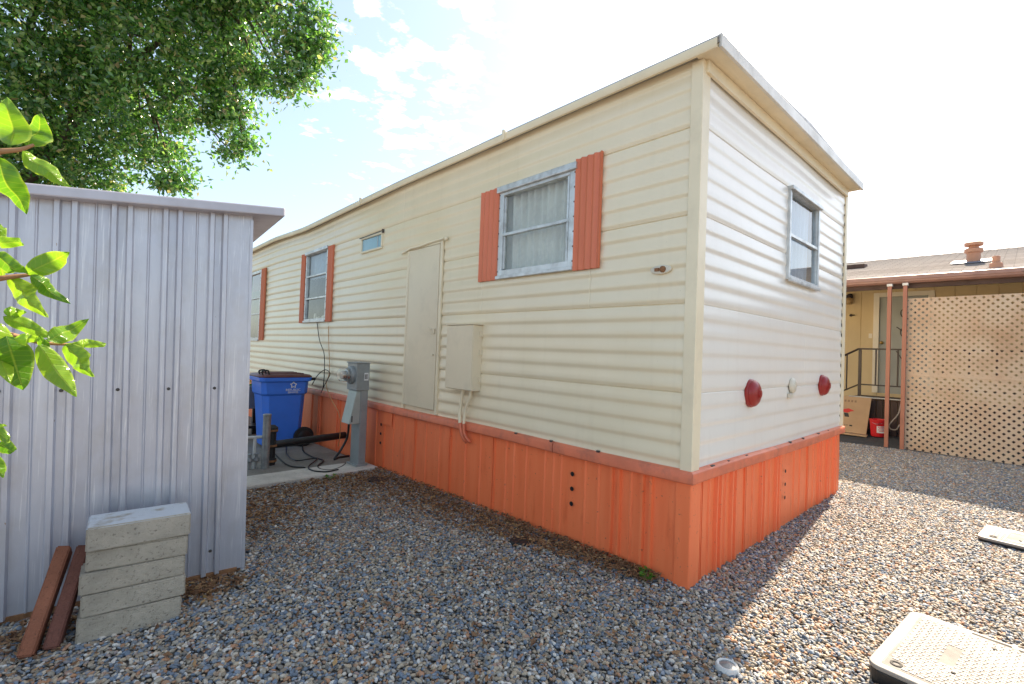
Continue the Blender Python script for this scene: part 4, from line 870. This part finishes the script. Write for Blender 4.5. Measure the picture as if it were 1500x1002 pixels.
def weed(px, py, n, sz, lab, seed):
    c = at_g(px, py); r_ = random.Random(seed); t = thing('weed', lab, 'weed', c); m = MB(); st = MB()
    for i in range(n):
        az = r_.uniform(0, 6.28); l = sz * r_.uniform(.5, 1); tip = c + Vector((math.cos(az) * l * .7, math.sin(az) * l * .7, l * r_.uniform(.5, 1))); st.tube([c, (c + tip) / 2 + Vector((0, 0, l * .15)), tip], .0018, 5)
        for k in range(3):
            d = Vector((r_.uniform(-1, 1), r_.uniform(-1, 1), r_.uniform(-.2, .6))).normalized() * .028; s = d.cross(Vector((0, 0, 1))).normalized() * .013
            m.add([tip, tip + d * .5 + s, tip + d, tip + d * .5 - s], [(0, 1, 2, 3)])
    st.build('stem', M['weed'], t); m.build('foliage', M['weed'], t, recalc=False)
weed(945, 852, 9, .075, 'small green weed growing at the foot of the orange skirting', 1); weed(484, 703, 7, .07, 'tiny green weed in the gravel in front of the pale kerb', 2)
# dry leaf litter along the skirting and the shed foot
def litter(n=8000):
    m = MB()
    for i in range(n):
        t = rnd.random()
        if t < .14:
            x = rnd.uniform(-.4, 2.7); y = rnd.uniform(.3, 5.0); z = gz(x, y) + .020
        elif t < .62:
            y = rnd.uniform(1.55, 5.2); w = min(1.0, .10 + .26 * (y - 1.5) / 1.2); x = TX - .03 - abs(rnd.gauss(0, .5)) * w; z = gz(x, y) + .019 + max(0, .03 * (1 - (TX - x) / .15))
        elif t < .80: x = rnd.uniform(.85, 2.5); y = 5.15 - abs(rnd.gauss(0, .5)); z = gz(x, y) + .012
        elif t < .88: x = rnd.gauss(1.25, .22); y = rnd.gauss(4.3, .25); z = gz(x, y) + .013
        elif t < .94: x = rnd.uniform(-.5, .12); y = 3.25 - abs(rnd.gauss(0, .14)); z = gz(x, y) + .014
        else: x = rnd.gauss(.62, .12); y = rnd.gauss(3.2, .08); z = gz(x, y) + .014
        c = Vector((x, y, z)); L_ = rnd.uniform(.010, .026); d = Vector((rnd.uniform(-1, 1), rnd.uniform(-1, 1), rnd.uniform(-.25, .35))).normalized(); s = d.cross(Vector((rnd.uniform(-.4, .4), rnd.uniform(-.4, .4), 1))).normalized(); up = d.cross(s) * L_ * rnd.uniform(-.5, .5)
        m.add([c - d * L_, c + s * L_ * .45 + up, c + d * L_, c - s * L_ * .45 + up], [(0, 1, 2), (0, 2, 3)])
    return tag(m.build('leaf_litter', M['litter'], recalc=False), 'dry brown leaf litter gathered along the skirting and shed foot', None, None, 'stuff')
litter()

# ------------------------------------------------------------------ neighbour's house on the right
HX = 12.7
hs_ = thing('neighbour_house', 'low cream house with shingle roof, brown gutter and grey door', 'house', (HX, 0, 0))
DY0, DY1, DZa, DZb = 1.36, 2.15, .80, 2.84
m = MB(); ys = frange(-9, 7, .10)
ysb = sorted(set(ys) | {DY0, DY1} | {y + k for y in frange(-9, 7, .30) for k in (-.008, -.004, .004, .008)})
zz = [0, DZa, DZb, 3.36]; vs = []; 
gro = [y for y in frange(-9, 7, .30)]
for z in zz:
    for y in ysb: vs.append((HX + (.010 if min(abs(y - g) for g in gro) < .005 else 0), y, z))
n = len(ysb); fs = []
for i in range(3):
    for j in range(n - 1):
        if i == 1 and DY0 < (ysb[j] + ysb[j + 1]) / 2 < DY1: continue
        fs.append((i * n + j, i * n + j + 1, (i + 1) * n + j + 1, (i + 1) * n + j))
m.add(vs, fs); m.build('wall', M['housewall'], hs_)
m = MB(); m.box((HX + .02, -9, 0), (HX + 5, -8.95, 3.3)); m.box((HX + .02, 6.95, 0), (HX + 5, 7, 3.3)); m.box((HX + 4.95, -8.9, 0), (HX + 5, 6.9, 3.3)); m.build('rear_wall', M['housewall'], hs_)
m = MB(); m.prism([(10.42, 2.81), (10.42, 2.90), (15.2, 4.07), (20., 2.90), (20., 2.81), (15.2, 3.97)], lambda u, v, w: (u, w, v), -9.4, 7.4); rf = m.build('roof', M['shingle'], hs_)
m = MB(); sl_ = (4.07 - 2.90) / (15.2 - 10.42)
for k in range(33):                                     # shingle courses as thin laps
    x0 = 10.44 + k * .142; z0 = 2.90 + (x0 - 10.42) * sl_
    m.hexa([(x0, -9.38, z0 + .001), (x0 + .15, -9.38, z0 + .001 + .15 * sl_), (x0 + .15, 7.38, z0 + .001 + .15 * sl_), (x0, 7.38, z0 + .001), (x0, -9.38, z0 + .012), (x0 + .15, -9.38, z0 + .004 + .15 * sl_), (x0 + .15, 7.38, z0 + .004 + .15 * sl_), (x0, 7.38, z0 + .012)])
m.build('shingles', M['shingle'], rf)
m = MB(); r_ = random.Random(3)
for k in range(58):
    y = -9.3 + k * .29; m.hexa([(15.05, y, 4.038), (15.2, y, 4.076), (15.2, y + .3, 4.076), (15.05, y + .3, 4.038), (15.05, y, 4.055), (15.2, y, 4.10), (15.2, y + .3, 4.093), (15.05, y + .3, 4.048)])
m.build('ridge_caps', M['shingle'], rf)
m = MB()
for k in range(27): y = -9.2 + k * .61; m.hexa([(10.47, y, 2.735), (HX - .005, y, 2.735 + 2.22 * sl_), (HX - .005, y + .05, 2.735 + 2.22 * sl_), (10.47, y + .05, 2.735), (10.47, y, 2.815), (HX - .005, y, 2.815 + 2.22 * sl_), (HX - .005, y + .05, 2.815 + 2.22 * sl_), (10.47, y + .05, 2.815)])
build_each(m, 'rafter', M['soffit'], hs_)
m = MB(); prof = [(x - 1.51, z - .238) for x, z in [(11.93, 3.03), (11.85, 3.03), (11.815, 3.06), (11.81, 3.085), (11.80, 3.09), (11.80, 3.15), (11.815, 3.158), (11.83, 3.15), (11.93, 3.145)]]
m.prism(prof, lambda u, v, w: (u, w, v), -9.4, 7.4); m.build('gutter', M['gutter'], hs_, bevel=.004)
m = MB(); m.box((10.421, -9.35, 2.715), (10.465, 7.35, 2.80)); m.build('fascia', M['soffit'], hs_)
m = MB()
for a, b_ in ((DY0 - .10, DY0), (DY1, DY1 + .10)): m.box((HX - .03, a, DZa), (HX + .0, b_, DZb + .09))
m.box((HX - .03, DY0, DZb), (HX, DY1, DZb + .09)); fr_ = m.build('door_frame', M['houseframe'], hs_, bevel=.004)
m = MB(); m.box((HX + .02, DY0, DZa), (HX + .05, DY1, DZb)); dr = m.build('door', M['housedoor'], hs_)
m = MB(); cx_ = DY0 + .30
for z0 in (2.35, 1.95): m.tube(smoothline([(HX + .012, cx_ - .1, z0), (HX + .012, cx_ + .1, z0 + .05), (HX + .012, cx_ + .12, z0 + .2), (HX + .012, cx_ - .05, z0 + .22), (HX + .012, cx_ - .12, z0 + .1)]), .008, 6)
m.tube([(HX + .012, cx_ - .15, 1.9), (HX + .012, cx_ + .2, 2.2)], .008, 6); m.tube([(HX + .012, cx_ - .15, 1.1), (HX + .012, cx_ + .2, 1.7)], .008, 6); build_each(m, 'screen_scroll', M['ironrail'], dr, smooth=50)
kn = at_x(1291, 502, HX - .05); m = MB(); m.lathe([(.018, 0), (.014, .02), (.03, .035), (.034, .05), (.02, .066), (.001, .07)], (HX + .02, kn.y, kn.z), (-1, 0, 0), 16); m.build('knob', M['brass'], dr, smooth=40)
lp = at_x(1245, 440, HX); m = MB(); m.lathe([(.06, 0), (.06, .02), (.03, .03), (.03, .10)], (HX, lp.y, lp.z + .09), (-1, 0, 0), 14); m.lathe([(.075, 0), (.08, -.05), (.065, -.06)], (HX - .10, lp.y, lp.z + .10), (0, 0, 1), 14); pl_ = m.build('porch_lamp', M['ironrail'], hs_, smooth=40)
m = MB(); m.lathe([(.055, .04), (.075, .01), (.075, -.06), (.05, -.10), (.001, -.11)], (HX - .10, lp.y, lp.z), (0, 0, 1), 16); m.build('lamp_globe', plain('amber_globe', (.40, .27, .12), .25, bump=0), pl_, smooth=40)
k2 = at_x(1247, 462, HX); m = MB(); m.lathe([(.03, 0), (.03, .03), (.012, .05)], (HX, k2.y, k2.z), (-1, 0, 0), 12); m.tube([(HX - .04, k2.y, k2.z), (HX - .06, k2.y - .07, k2.z)], .012, 8); m.build('outdoor_tap', M['ironrail'], hs_, smooth=40)
k3 = at_x(1275, 492, HX); m = MB(); m.box((HX - .012, k3.y - .03, k3.z - .05), (HX, k3.y + .03, k3.z + .05)); m.build('switch_plate', M['houseframe'], hs_, bevel=.003)
def onroof(px, py): 
    d = ray(px, py); s = 2.91 - 10.42 * sl_; t = (s - CAMH) / (d[2] - sl_ * d[0]); return Vector(CP + d * t)
v = onroof(1426, 384); m = MB(); k = v.x / 11.0 * .0093 * 1.75
R_ = 11 * v.x / 701 / .731
def px2m(n_): return n_ * (v - Vector(CP)).dot(Vector(R @ np.array([0, 0, -1]))) / F
a = px2m(7.8); h = px2m(1)
m.lathe([(a, -.15), (a, 13 * h), (a * 1.28, 14 * h), (a * 1.34, 16 * h), (a * 1.34, 19 * h), (a * .75, 21 * h), (a * .7, 23 * h), (a * 1.34, 24 * h), (a * 1.36, 28 * h), (a * .9, 30.5 * h), (.01, 31 * h)], v, (0, 0, 1), 26); m.build('roof_vent', M['rustvent'], rf, smooth=35)
m = MB(); m.hexa([(v.x + x, v.y + y, v.z + x * sl_ + z) for x, y, z in ((-.28, -.3, .012), (.28, -.3, .012), (.28, .3, .012), (-.28, .3, .012), (-.28, -.3, .025), (.28, -.3, .025), (.28, .3, .025), (-.28, .3, .025))]); m.build('flashing', M['slate'], rf)
v2 = onroof(1459, 391); m = MB(); m.lathe([(.10, -.1), (.08, .06), (.05, .08), (.05, .17), (.04, .18)], v2, (0, 0, 1), 18); m.build('vent_stub', M['rustvent'], rf, smooth=35)
v3 = onroof(1250, 393); m = MB(); m.hexa([(v3.x + x, v3.y + y, v3.z + x * sl_ + z) for x, y, z in ((-.15, -.24, .0), (.15, -.24, .0), (.15, .24, .0), (-.15, .24, .0), (-.15, -.24, .10), (.15, -.24, .06), (.15, .24, .06), (-.15, .24, .10))]); m.build('attic_vent', M['soffit'], rf, bevel=.01)
# porch deck in front of the door
DX = 11.95
pt = thing('porch_deck', 'dark brown wooden porch with metal railing below the house door', 'porch', (DX, 2, 0))
m = MB(); m.box((DX, -4, .68), (HX - .035, 2.45, .73)); m.build('platform', M['deckbrown'], pt, bevel=.006)
m = MB()
for y in frange(-4, 2.395, .115): m.box((DX + .02, y, 0), (DX + .04, y + .105, .675))
build_each(m, 'skirt_board', M['deckbrown'], pt, bevel=.004)
m = MB(); m.tube([(DX - .025, 2.50, .725), (DX - .025, -4, .70)], .014, 8); m.tube([(DX - .025, 2.36, .72), (DX - .025, 2.36, .60)], .014, 8); m.build('edge_pipe', M['pvcwhite'], pt, smooth=50)
rz1, rz0 = 1.71, .98; rx = DX + .04
m = MB(); m.box((rx - .02, -1.0, rz1 - .015), (rx + .02, 2.37, rz1 + .015)); m.box((rx - .013, -1.0, rz0 - .013), (rx + .013, 2.33, rz0 + .013)); m.box((rx - .025, 2.31, .73), (rx + .025, 2.36, rz1 - .015))
for y in (2.07, 1.72, 1.4, 1.05, .7, .35, 0, -.35, -.7): m.box((rx - .013, y - .013, rz0 + .013), (rx + .013, y + .013, rz1 - .015))
build_each(m, 'rail', M['ironrail'], pt, bevel=.003)
m = MB(); m.tube([(rx, 2.36, rz1), (rx, 3.3, rz1 - .55)], .02, 4); m.tube([(rx, 2.34, rz0), (rx, 3.3, rz0 - .55)], .014, 4)
for y in (2.56, 2.9, 3.25): m.tube([(rx, y, rz0 - (y - 2.34) * .58), (rx, y, rz1 - (y - 2.36) * .58)], .013, 4)
build_each(m, 'rail', M['ironrail'], pt)
m = MB()
for k in range(4): m.box((DX + .1, 2.46 + k * .27, 0), (HX - .04, 2.455 + (k + 1) * .27, .56 - k * .17))
build_each(m, 'step', M['deckbrown'], pt, bevel=.006)
# posts
for (px, py, Y_, lab) in ((1298, 655, 0, 'slim brown post standing free, left of the lattice post'), (1321, 658, 0, 'brown post fixed to the edge of the tan lattice screen')):
    b_ = at_g(px, py); tz = 2.745; t = thing('steel_post', lab, 'post', (b_.x, b_.y, 0), 0, 'brown posts by the lattice')
    dx_ = .028; m = MB(); m.hexa([(b_.x + x + (.02 if z > 1 else 0), b_.y + y * 1.0, z) for x, y, z in ((-dx_, -dx_, -.05), (dx_, -dx_, -.05), (dx_, dx_, -.05), (-dx_, dx_, -.05), (-dx_, -dx_, tz), (dx_, -dx_, tz), (dx_, dx_, tz), (-dx_, dx_, tz))]); m.build('shaft', M['post'], t, bevel=.004)
    m = MB(); m.box((b_.x - .018, b_.y - .038, tz), (b_.x + .058, b_.y + .038, tz + .044)); m.build('cap', M['whitetrim'], t, bevel=.004)
# lattice
la, lb_ = Vector((10.36, 1.395, 0)), Vector((10.20, -1.3, 0)); du = (lb_ - la).normalized(); nrm = Vector((-du.y, du.x, 0)); 
if nrm.x > 0: nrm = -nrm
Ll = (lb_ - la).length
lt = thing('lattice_screen', 'tall tan diagonal lattice screen in two stacked panels', 'screen', la)
def lattice_panel(z0, z1):
    m = MB(); pit = .0725; sw = .0415
    for sgn, w in ((1, 0), (-1, .0045)):
        H_ = z1 - z0; k0 = -H_ if sgn > 0 else 0
        c = -H_ - .1
        while c < Ll + H_ + .1:
            # strip centre line u = c + sgn * (z - z0), clipped to the panel
            hw = sw / math.sqrt(2)
            def clip(uo):
                zs_ = []; z_a, z_b = 0., H_
                if sgn > 0: z_a = max(z_a, -uo); z_b = min(z_b, Ll - uo)
                else: z_a = max(z_a, uo - Ll); z_b = min(z_b, uo)
                return z_a, z_b
            a0, b0 = clip(c - hw); a1, b1 = clip(c + hw)
            if b0 - a0 > .01 and b1 - a1 > .01:
                q = [(c - hw + sgn * a0, a0), (c + hw + sgn * a1, a1), (c + hw + sgn * b1, b1), (c - hw + sgn * b0, b0)]
                m.add([la + du * u + nrm * w + Vector((0, 0, z0 + z)) for u, z in q] + [la + du * u + nrm * (w + .004) + Vector((0, 0, z0 + z)) for u, z in q], [(0, 3, 2, 1), (4, 5, 6, 7), (0, 1, 5, 4), (1, 2, 6, 5), (2, 3, 7, 6), (3, 0, 4, 7)])
            c += pit * math.sqrt(2)
    return m.build('lattice_panel', M['lattice'], lt)
lattice_panel(1.265, 2.53); lattice_panel(-.03, 1.25)
m = MB(); P = lambda u, z, w: la + du * u + nrm * w + Vector((0, 0, z)); m.hexa([P(0, 1.235, .014), P(Ll, 1.235, .014), P(Ll, 1.235, .020), P(0, 1.235, .020), P(0, 1.278, .014), P(Ll, 1.278, .014), P(Ll, 1.278, .020), P(0, 1.278, .020)]); m.build('seam_strip', M['lattice'], lt)
# cardboard and bucket
cbx = 11.35
ct = thing('cardboard_box', 'flattened brown cardboard box with red arrow print leaning on the porch', 'cardboard', (11.6, 2.45, 0))
c0, c1_ = at_x(1269, 637, 11.5), at_x(1273, 586, 11.78)
def fC(u, v, w): 
    b = Vector((11.50, c0.y + u * .95, .02)); tvec = Vector((.26, .0, .70)); nn_ = Vector((-.70, 0, .26)).normalized(); return b + tvec * v + nn_ * w
m = MB(); m.hexa([fC(0, 0, 0), fC(.95, 0, 0), fC(.95, 1, 0), fC(-.03, 1, 0), fC(0, 0, .025), fC(.95, 0, .025), fC(.95, 1, .025), fC(-.03, 1, .025)]); m.build('panel', M['card'], ct, bevel=.003)
m = MB(); m.hexa([(11.20, c0.y - .06, .01), (11.50, c0.y - .02, .01), (11.50, c0.y + .9, .01), (11.20, c0.y + .9, .01), (11.20, c0.y - .06, .04), (11.50, c0.y - .02, .025), (11.50, c0.y + .9, .025), (11.20, c0.y + .9, .04)]); m.build('flap', M['card'], ct)
m = MB(); m.prism([(.24, .60), (.34, .66), (.46, .62), (.46, .56), (.36, .53), (.30, .58)], fC, .0255, .028); build_each(m, 'print', M['redprint'], ct)
m = MB(); m.prism([(.32, .42), (.40, .42), (.42, .53), (.34, .52)], fC, .0255, .0275); m.prism([(.25, .17), (.30, .17), (.30, .21), (.25, .21)], fC, .0255, .028); build_each(m, 'print', M['blackprint'], ct)
m = MB()
for k in range(5): m.prism([(.22 + k * .06, .84), (.255 + k * .06, .84), (.255 + k * .06, .90), (.22 + k * .06, .90)], fC, .0255, .028)
for k in range(4): m.prism([(.33 + k * .04, .18), (.355 + k * .04, .18), (.355 + k * .04, .21), (.33 + k * .04, .21)], fC, .0255, .028)
build_each(m, 'print', M['paleprint'], ct)
bk = at_g(1286, 639); bk = Vector((11.55, at_x(1286, 637, 11.55).y, .01)); bt = thing('bucket', 'red plastic bucket with white label beside the cardboard', 'bucket', bk)
m = MB(); m.lathe([(.10, 0), (.112, .01), (.135, .30), (.143, .30), (.143, .325), (.132, .335), (.125, .33), (.10, .05), (.01, .04)], bk, (0, 0, 1), 28); m.build('body', M['redplastic'], bt, smooth=40)
def bkp(t, z, r): ang = math.pi + .75 + t; rr_ = .112 + (z / .30) * .023 + r; return (bk.x + rr_ * math.cos(ang), bk.y + rr_ * math.sin(ang), bk.z + z)
m = MB(); m.grid([[bkp(t, z, .003) for t in frange(-.75, .75, .15)] for z in (.08, .21)]); lbk = m.build('sticker', M['white'], bt, smooth=60)
m = MB()
for z, a0, a1 in ((.185, -.6, .6), (.16, -.5, .55), (.135, -.6, .4), (.11, -.45, .5)): m.grid([[bkp(t, z + k, .0045) for t in frange(a0, a1, .15)] for k in (0, .011)])
m.build('sticker_lines', M['redprint'], lbk, smooth=60)
m = MB(); m.tube(smoothline([(bk.x, bk.y - .14, bk.z + .31), (bk.x - .10, bk.y - .08, bk.z + .27), (bk.x - .15, bk.y, bk.z + .25), (bk.x - .10, bk.y + .08, bk.z + .27), (bk.x, bk.y + .14, bk.z + .31)]), .004, 6); m.build('handle', M['steel'], bt, smooth=60)
lo = [at_x(*p, 11.6) for p in ((1318, 592), (1314, 584), (1306, 588), (1306, 600), (1312, 610), (1307, 622), (1303, 625))]; lo2 = [at_x(*p, 11.6) for p in ((1320, 590), (1316, 606), (1306, 618), (1302, 624), (1306, 629), (1313, 629), (1318, 622))]
m = MB(); m.tube(smoothline(lo2), .010, 8); tag(m.build('hose_loop', M['hose'], smooth=60, org=lo2[0]), 'pale cable hanging in a loop between the two brown posts', 'cable')

# ------------------------------------------------------------------ tree behind the shed
def leaves_mesh(name, mat, C_, D_, L_, Wd, parent, up=None):
    n = len(C_); D_ = D_ / np.linalg.norm(D_, axis=1, keepdims=True); r = rng.normal(size=(n, 3)); S = np.cross(D_, r); S /= np.linalg.norm(S, axis=1, keepdims=True); Nn = np.cross(D_, S)
    L_ = L_[:, None]; Wd = Wd[:, None]
    v = np.stack([C_, C_ + D_ * L_ * .45 + S * Wd + Nn * Wd * .5, C_ + D_ * L_, C_ + D_ * L_ * .45 - S * Wd + Nn * Wd * .5], 1).reshape(-1, 3)
    base = (np.arange(n) * 4)[:, None]; tri = np.concatenate([base + np.array([[0, 1, 2]]), base + np.array([[0, 2, 3]])], 1).reshape(-1)
    me = bpy.data.meshes.new(name); me.vertices.add(len(v)); me.loops.add(len(tri)); me.polygons.add(len(tri) // 3)
    inv = WM[parent.name].inverted(); off = np.array(inv.translation); me.vertices.foreach_set('co', (v + off).ravel()); me.loops.foreach_set('vertex_index', tri.astype(np.int32)); me.polygons.foreach_set('loop_start', np.arange(0, len(tri), 3, dtype=np.int32)); me.update(calc_edges=True)
    me.materials.append(mat); o = bpy.data.objects.new(name, me); COL.objects.link(o); o.parent = parent; return o
def tree():
    base = Vector((-1.6, 11.2, gz(0, 11)))
    t = thing('broadleaf_tree', 'large leafy green tree rising behind the metal shed', 'tree', base)
    blobs = [(60, 50, 130, 10.2), (190, 50, 120, 10), (110, 170, 105, 10.2), (205, 160, 75, 9.6), (-90, 140, 150, 10.8), (290, 60, 75, 9.4), (275, 130, 52, 9.2), (318, 175, 16, 9), (348, 165, 26, 8.9), (355, 205, 14, 8.8), (240, 238, 34, 9.3), (255, 262, 14, 9.2), (382, 5, 30, 8.9), (425, 40, 28, 8.6), (440, 75, 20, 8.5), (415, 130, 12, 8.5), (338, 110, 22, 9), (412, 95, 26, 8.5), (455, 70, 24, 8.5), (440, 115, 18, 8.4), (380, 125, 15, 8.7), (472, 55, 12, 8.5), (365, 100, 22, 8.8), (200, -150, 220, 10.2), (-60, -220, 260, 11), (400, -60, 50, 9), (455, 20, 22, 8.6), (30, 240, 60, 10.6), (150, 250, 45, 10), (100, 300, 60, 10.6), (300, -40, 80, 9.6), (330, 20, 36, 9.3), (345, -25, 45, 9.2), (350, 60, 24, 9), (340, 225, 12, 8.9), (330, 140, 26, 9)]
    Cs = []; ends = []
    for px, py, rp, dpt in blobs:
        c = np.array(at_d(px, py, dpt)); r = rp * dpt * float(-(R[:, 2] @ ray(px, py))) / 701; ends.append((Vector(c), r))
        nc = int((9 + 115 * (r / 1.0) ** 2.2) * (.95 if px > 265 else 1.2))
        g = rng.normal(size=(nc, 3)); g /= np.linalg.norm(g, axis=1, keepdims=True); rad = r * rng.uniform(.15, 1.0, (nc, 1)) ** .45
        cl = c + g * rad * np.array([1, 1, .92]); 
        for q in cl:
            k = rng.integers(24, 46); s = rng.uniform(.06, .16); Cs.append(q + rng.normal(size=(k, 3)) * s * np.array([1, 1, .75]))
    P_ = np.concatenate(Cs); n = len(P_); D_ = rng.normal(size=(n, 3)) + np.array([0, 0, -.35])
    leaves_mesh('crown', M['treeleaf'], P_, D_, rng.uniform(.055, .11, n), rng.uniform(.015, .029, n), t)
    m = MB(); top = Vector((-1.1, 10.9, 2.6))
    m.tube(smoothline([base, base + Vector((.1, 0, 1.2)), top]), [.30 - .09 * i / 12 for i in range(13)], 14); 
    hubs = [Vector(at_d(60, 120, 10.6)), Vector(at_d(190, 90, 10.2)), Vector(at_d(100, -150, 10.8)), Vector(at_d(320, -20, 9.5)), Vector(at_d(-90, 60, 10.9))]
    for h_ in hubs:
        md_ = (top + h_) / 2 + Vector((0, 0, .25)); pts = smoothline([top, md_, h_]); m.tube(pts, [.085 - .06 * i / (len(pts) - 1) for i in range(len(pts))], 9)
    for c, r in ends:
        h_ = min(hubs, key=lambda q: (q - c).length); md_ = (h_ + c) / 2 + Vector((0, 0, .18)); pts = smoothline([h_, md_, c]); m.tube(pts, [.036 - .028 * i / (len(pts) - 1) for i in range(len(pts))], 7)
        for k in range(int(5 + 7 * r)):
            e = c + Vector(rng.normal(size=3)).normalized() * r * rng.uniform(.5, 1.0); s0 = pts[rnd.randrange(len(pts) // 2, len(pts))]; m.tube([s0, (s0 + e) / 2 + Vector((0, 0, .05)), e], [.009, .006, .002], 5)
    m.build('trunk', M['bark'], t, smooth=60); print('tree leaves', n)
tree()

# ------------------------------------------------------------------ shrub reaching in from the left
def shrub():
    base = Vector((-.42, .42, 0)); t = thing('shrub', 'bright green leafy shrub branches reaching in close at the left edge', 'shrub', base)
    lv = [((18, 215), (8, 140), 36), ((40, 213), (62, 168), 34), ((33, 221), (104, 272), 25), ((-6, 232), (40, 312), 36), ((38, 401), (103, 369), 28), ((17, 408), (66, 463), 27), ((48, 404), (100, 444), 21), ((-12, 372), (42, 403), 22), ((-10, 350), (38, 358), 17), ((-8, 388), (18, 398), 26),
          ((3, 462), (78, 494), 20), ((5, 456), (39, 458), 15), ((74, 497), (128, 469), 27), ((103, 503), (156, 504), 13), ((99, 505), (136, 552), 26), ((57, 506), (112, 581), 29), ((24, 497), (56, 496), 18), ((9, 492), (34, 571), 44), ((-8, 470), (14, 562), 34), ((58, 494), (70, 505), 12), ((-12, 648), (24, 660), 20), ((-10, 668), (5, 700), 16), ((-6, 620), (10, 648), 16), ((-4, 322), (5, 356), 14), ((-30, 500), (-60, 560), 30), ((-40, 410), (-90, 380), 26), ((-30, 215), (-70, 270), 30)]
    m = MB(); r_ = random.Random(5)
    for (b, tp, w) in lv:
        dep = .74 + r_.uniform(-.04, .05); A = at_d(*b, dep); B = at_d(*tp, dep + r_.uniform(-.035, .03)); d = B - A; L_ = d.length
        view = ((A + B) / 2 - Vector(CP)).normalized(); s = d.cross(view).normalized(); nn_ = s.cross(d).normalized(); roll = r_.uniform(-.45, .45); s2 = s * math.cos(roll) + nn_ * math.sin(roll); n2 = nn_ * math.cos(roll) - s * math.sin(roll)
        hw = w * .5 * dep * float(ray(*b)[0] * R[0][2] * -1 + ray(*b)[1] * R[1][2] * -1 + ray(*b)[2] * R[2][2] * -1) / 701; rows = []
        for i in range(25):
            tt = i / 24; ww = hw * (math.sin(math.pi * tt ** .8) ** .8) * (1 - .25 * tt) * 1.15 + .0002; ctr = A + d * tt + n2 * (.10 * L_ * math.sin(math.pi * tt) + .004 * math.sin(tt * 9 + w)) * (1 if roll > 0 else -1)
            rows.append([ctr + s2 * ww * k + n2 * (abs(k) * ww * .38 + .0012 * math.sin(i * 1.0 + k * 3) * abs(k)) for k in (-1, -.6, -.25, -.06, 0, .06, .25, .6, 1)])
        m.grid(rows)
    fo = m.build('foliage', M['shrubleaf'], t, smooth=70, recalc=False); ks = (-1, -.6, -.25, -.06, 0, .06, .25, .6, 1); nv = len(fo.data.vertices)
    fo.data.attributes.new('across', 'FLOAT', 'POINT').data.foreach_set('value', [ks[i % 9] for i in range(nv)]); fo.data.attributes.new('along', 'FLOAT', 'POINT').data.foreach_set('value', [(i // 9 % 25) / 24 for i in range(nv)])
    m = MB(); Q = lambda *p: [at_d(x, y, .745) for x, y in p]
    root = base
    for pts in (Q((-60, 228), (0, 222), (30, 219), (50, 212)), Q((-60, 418), (0, 408), (30, 404), (50, 402)), Q((-60, 500), (-10, 488), (30, 494), (60, 502), (105, 505)), Q((-50, 640), (-20, 642), (-5, 645))):
        st = [base + Vector((.02, .02, .0)), base + Vector((.06, .06, pts[0].z * .55)), Vector((base.x + .18, base.y + .10, pts[0].z - .08))] + pts; sm = smoothline(st); n = len(sm); m.tube(sm, [.006 - .0046 * i / (n - 1) for i in range(n)], 7)
    m.build('branch', M['twig'], t, smooth=60)
shrub()
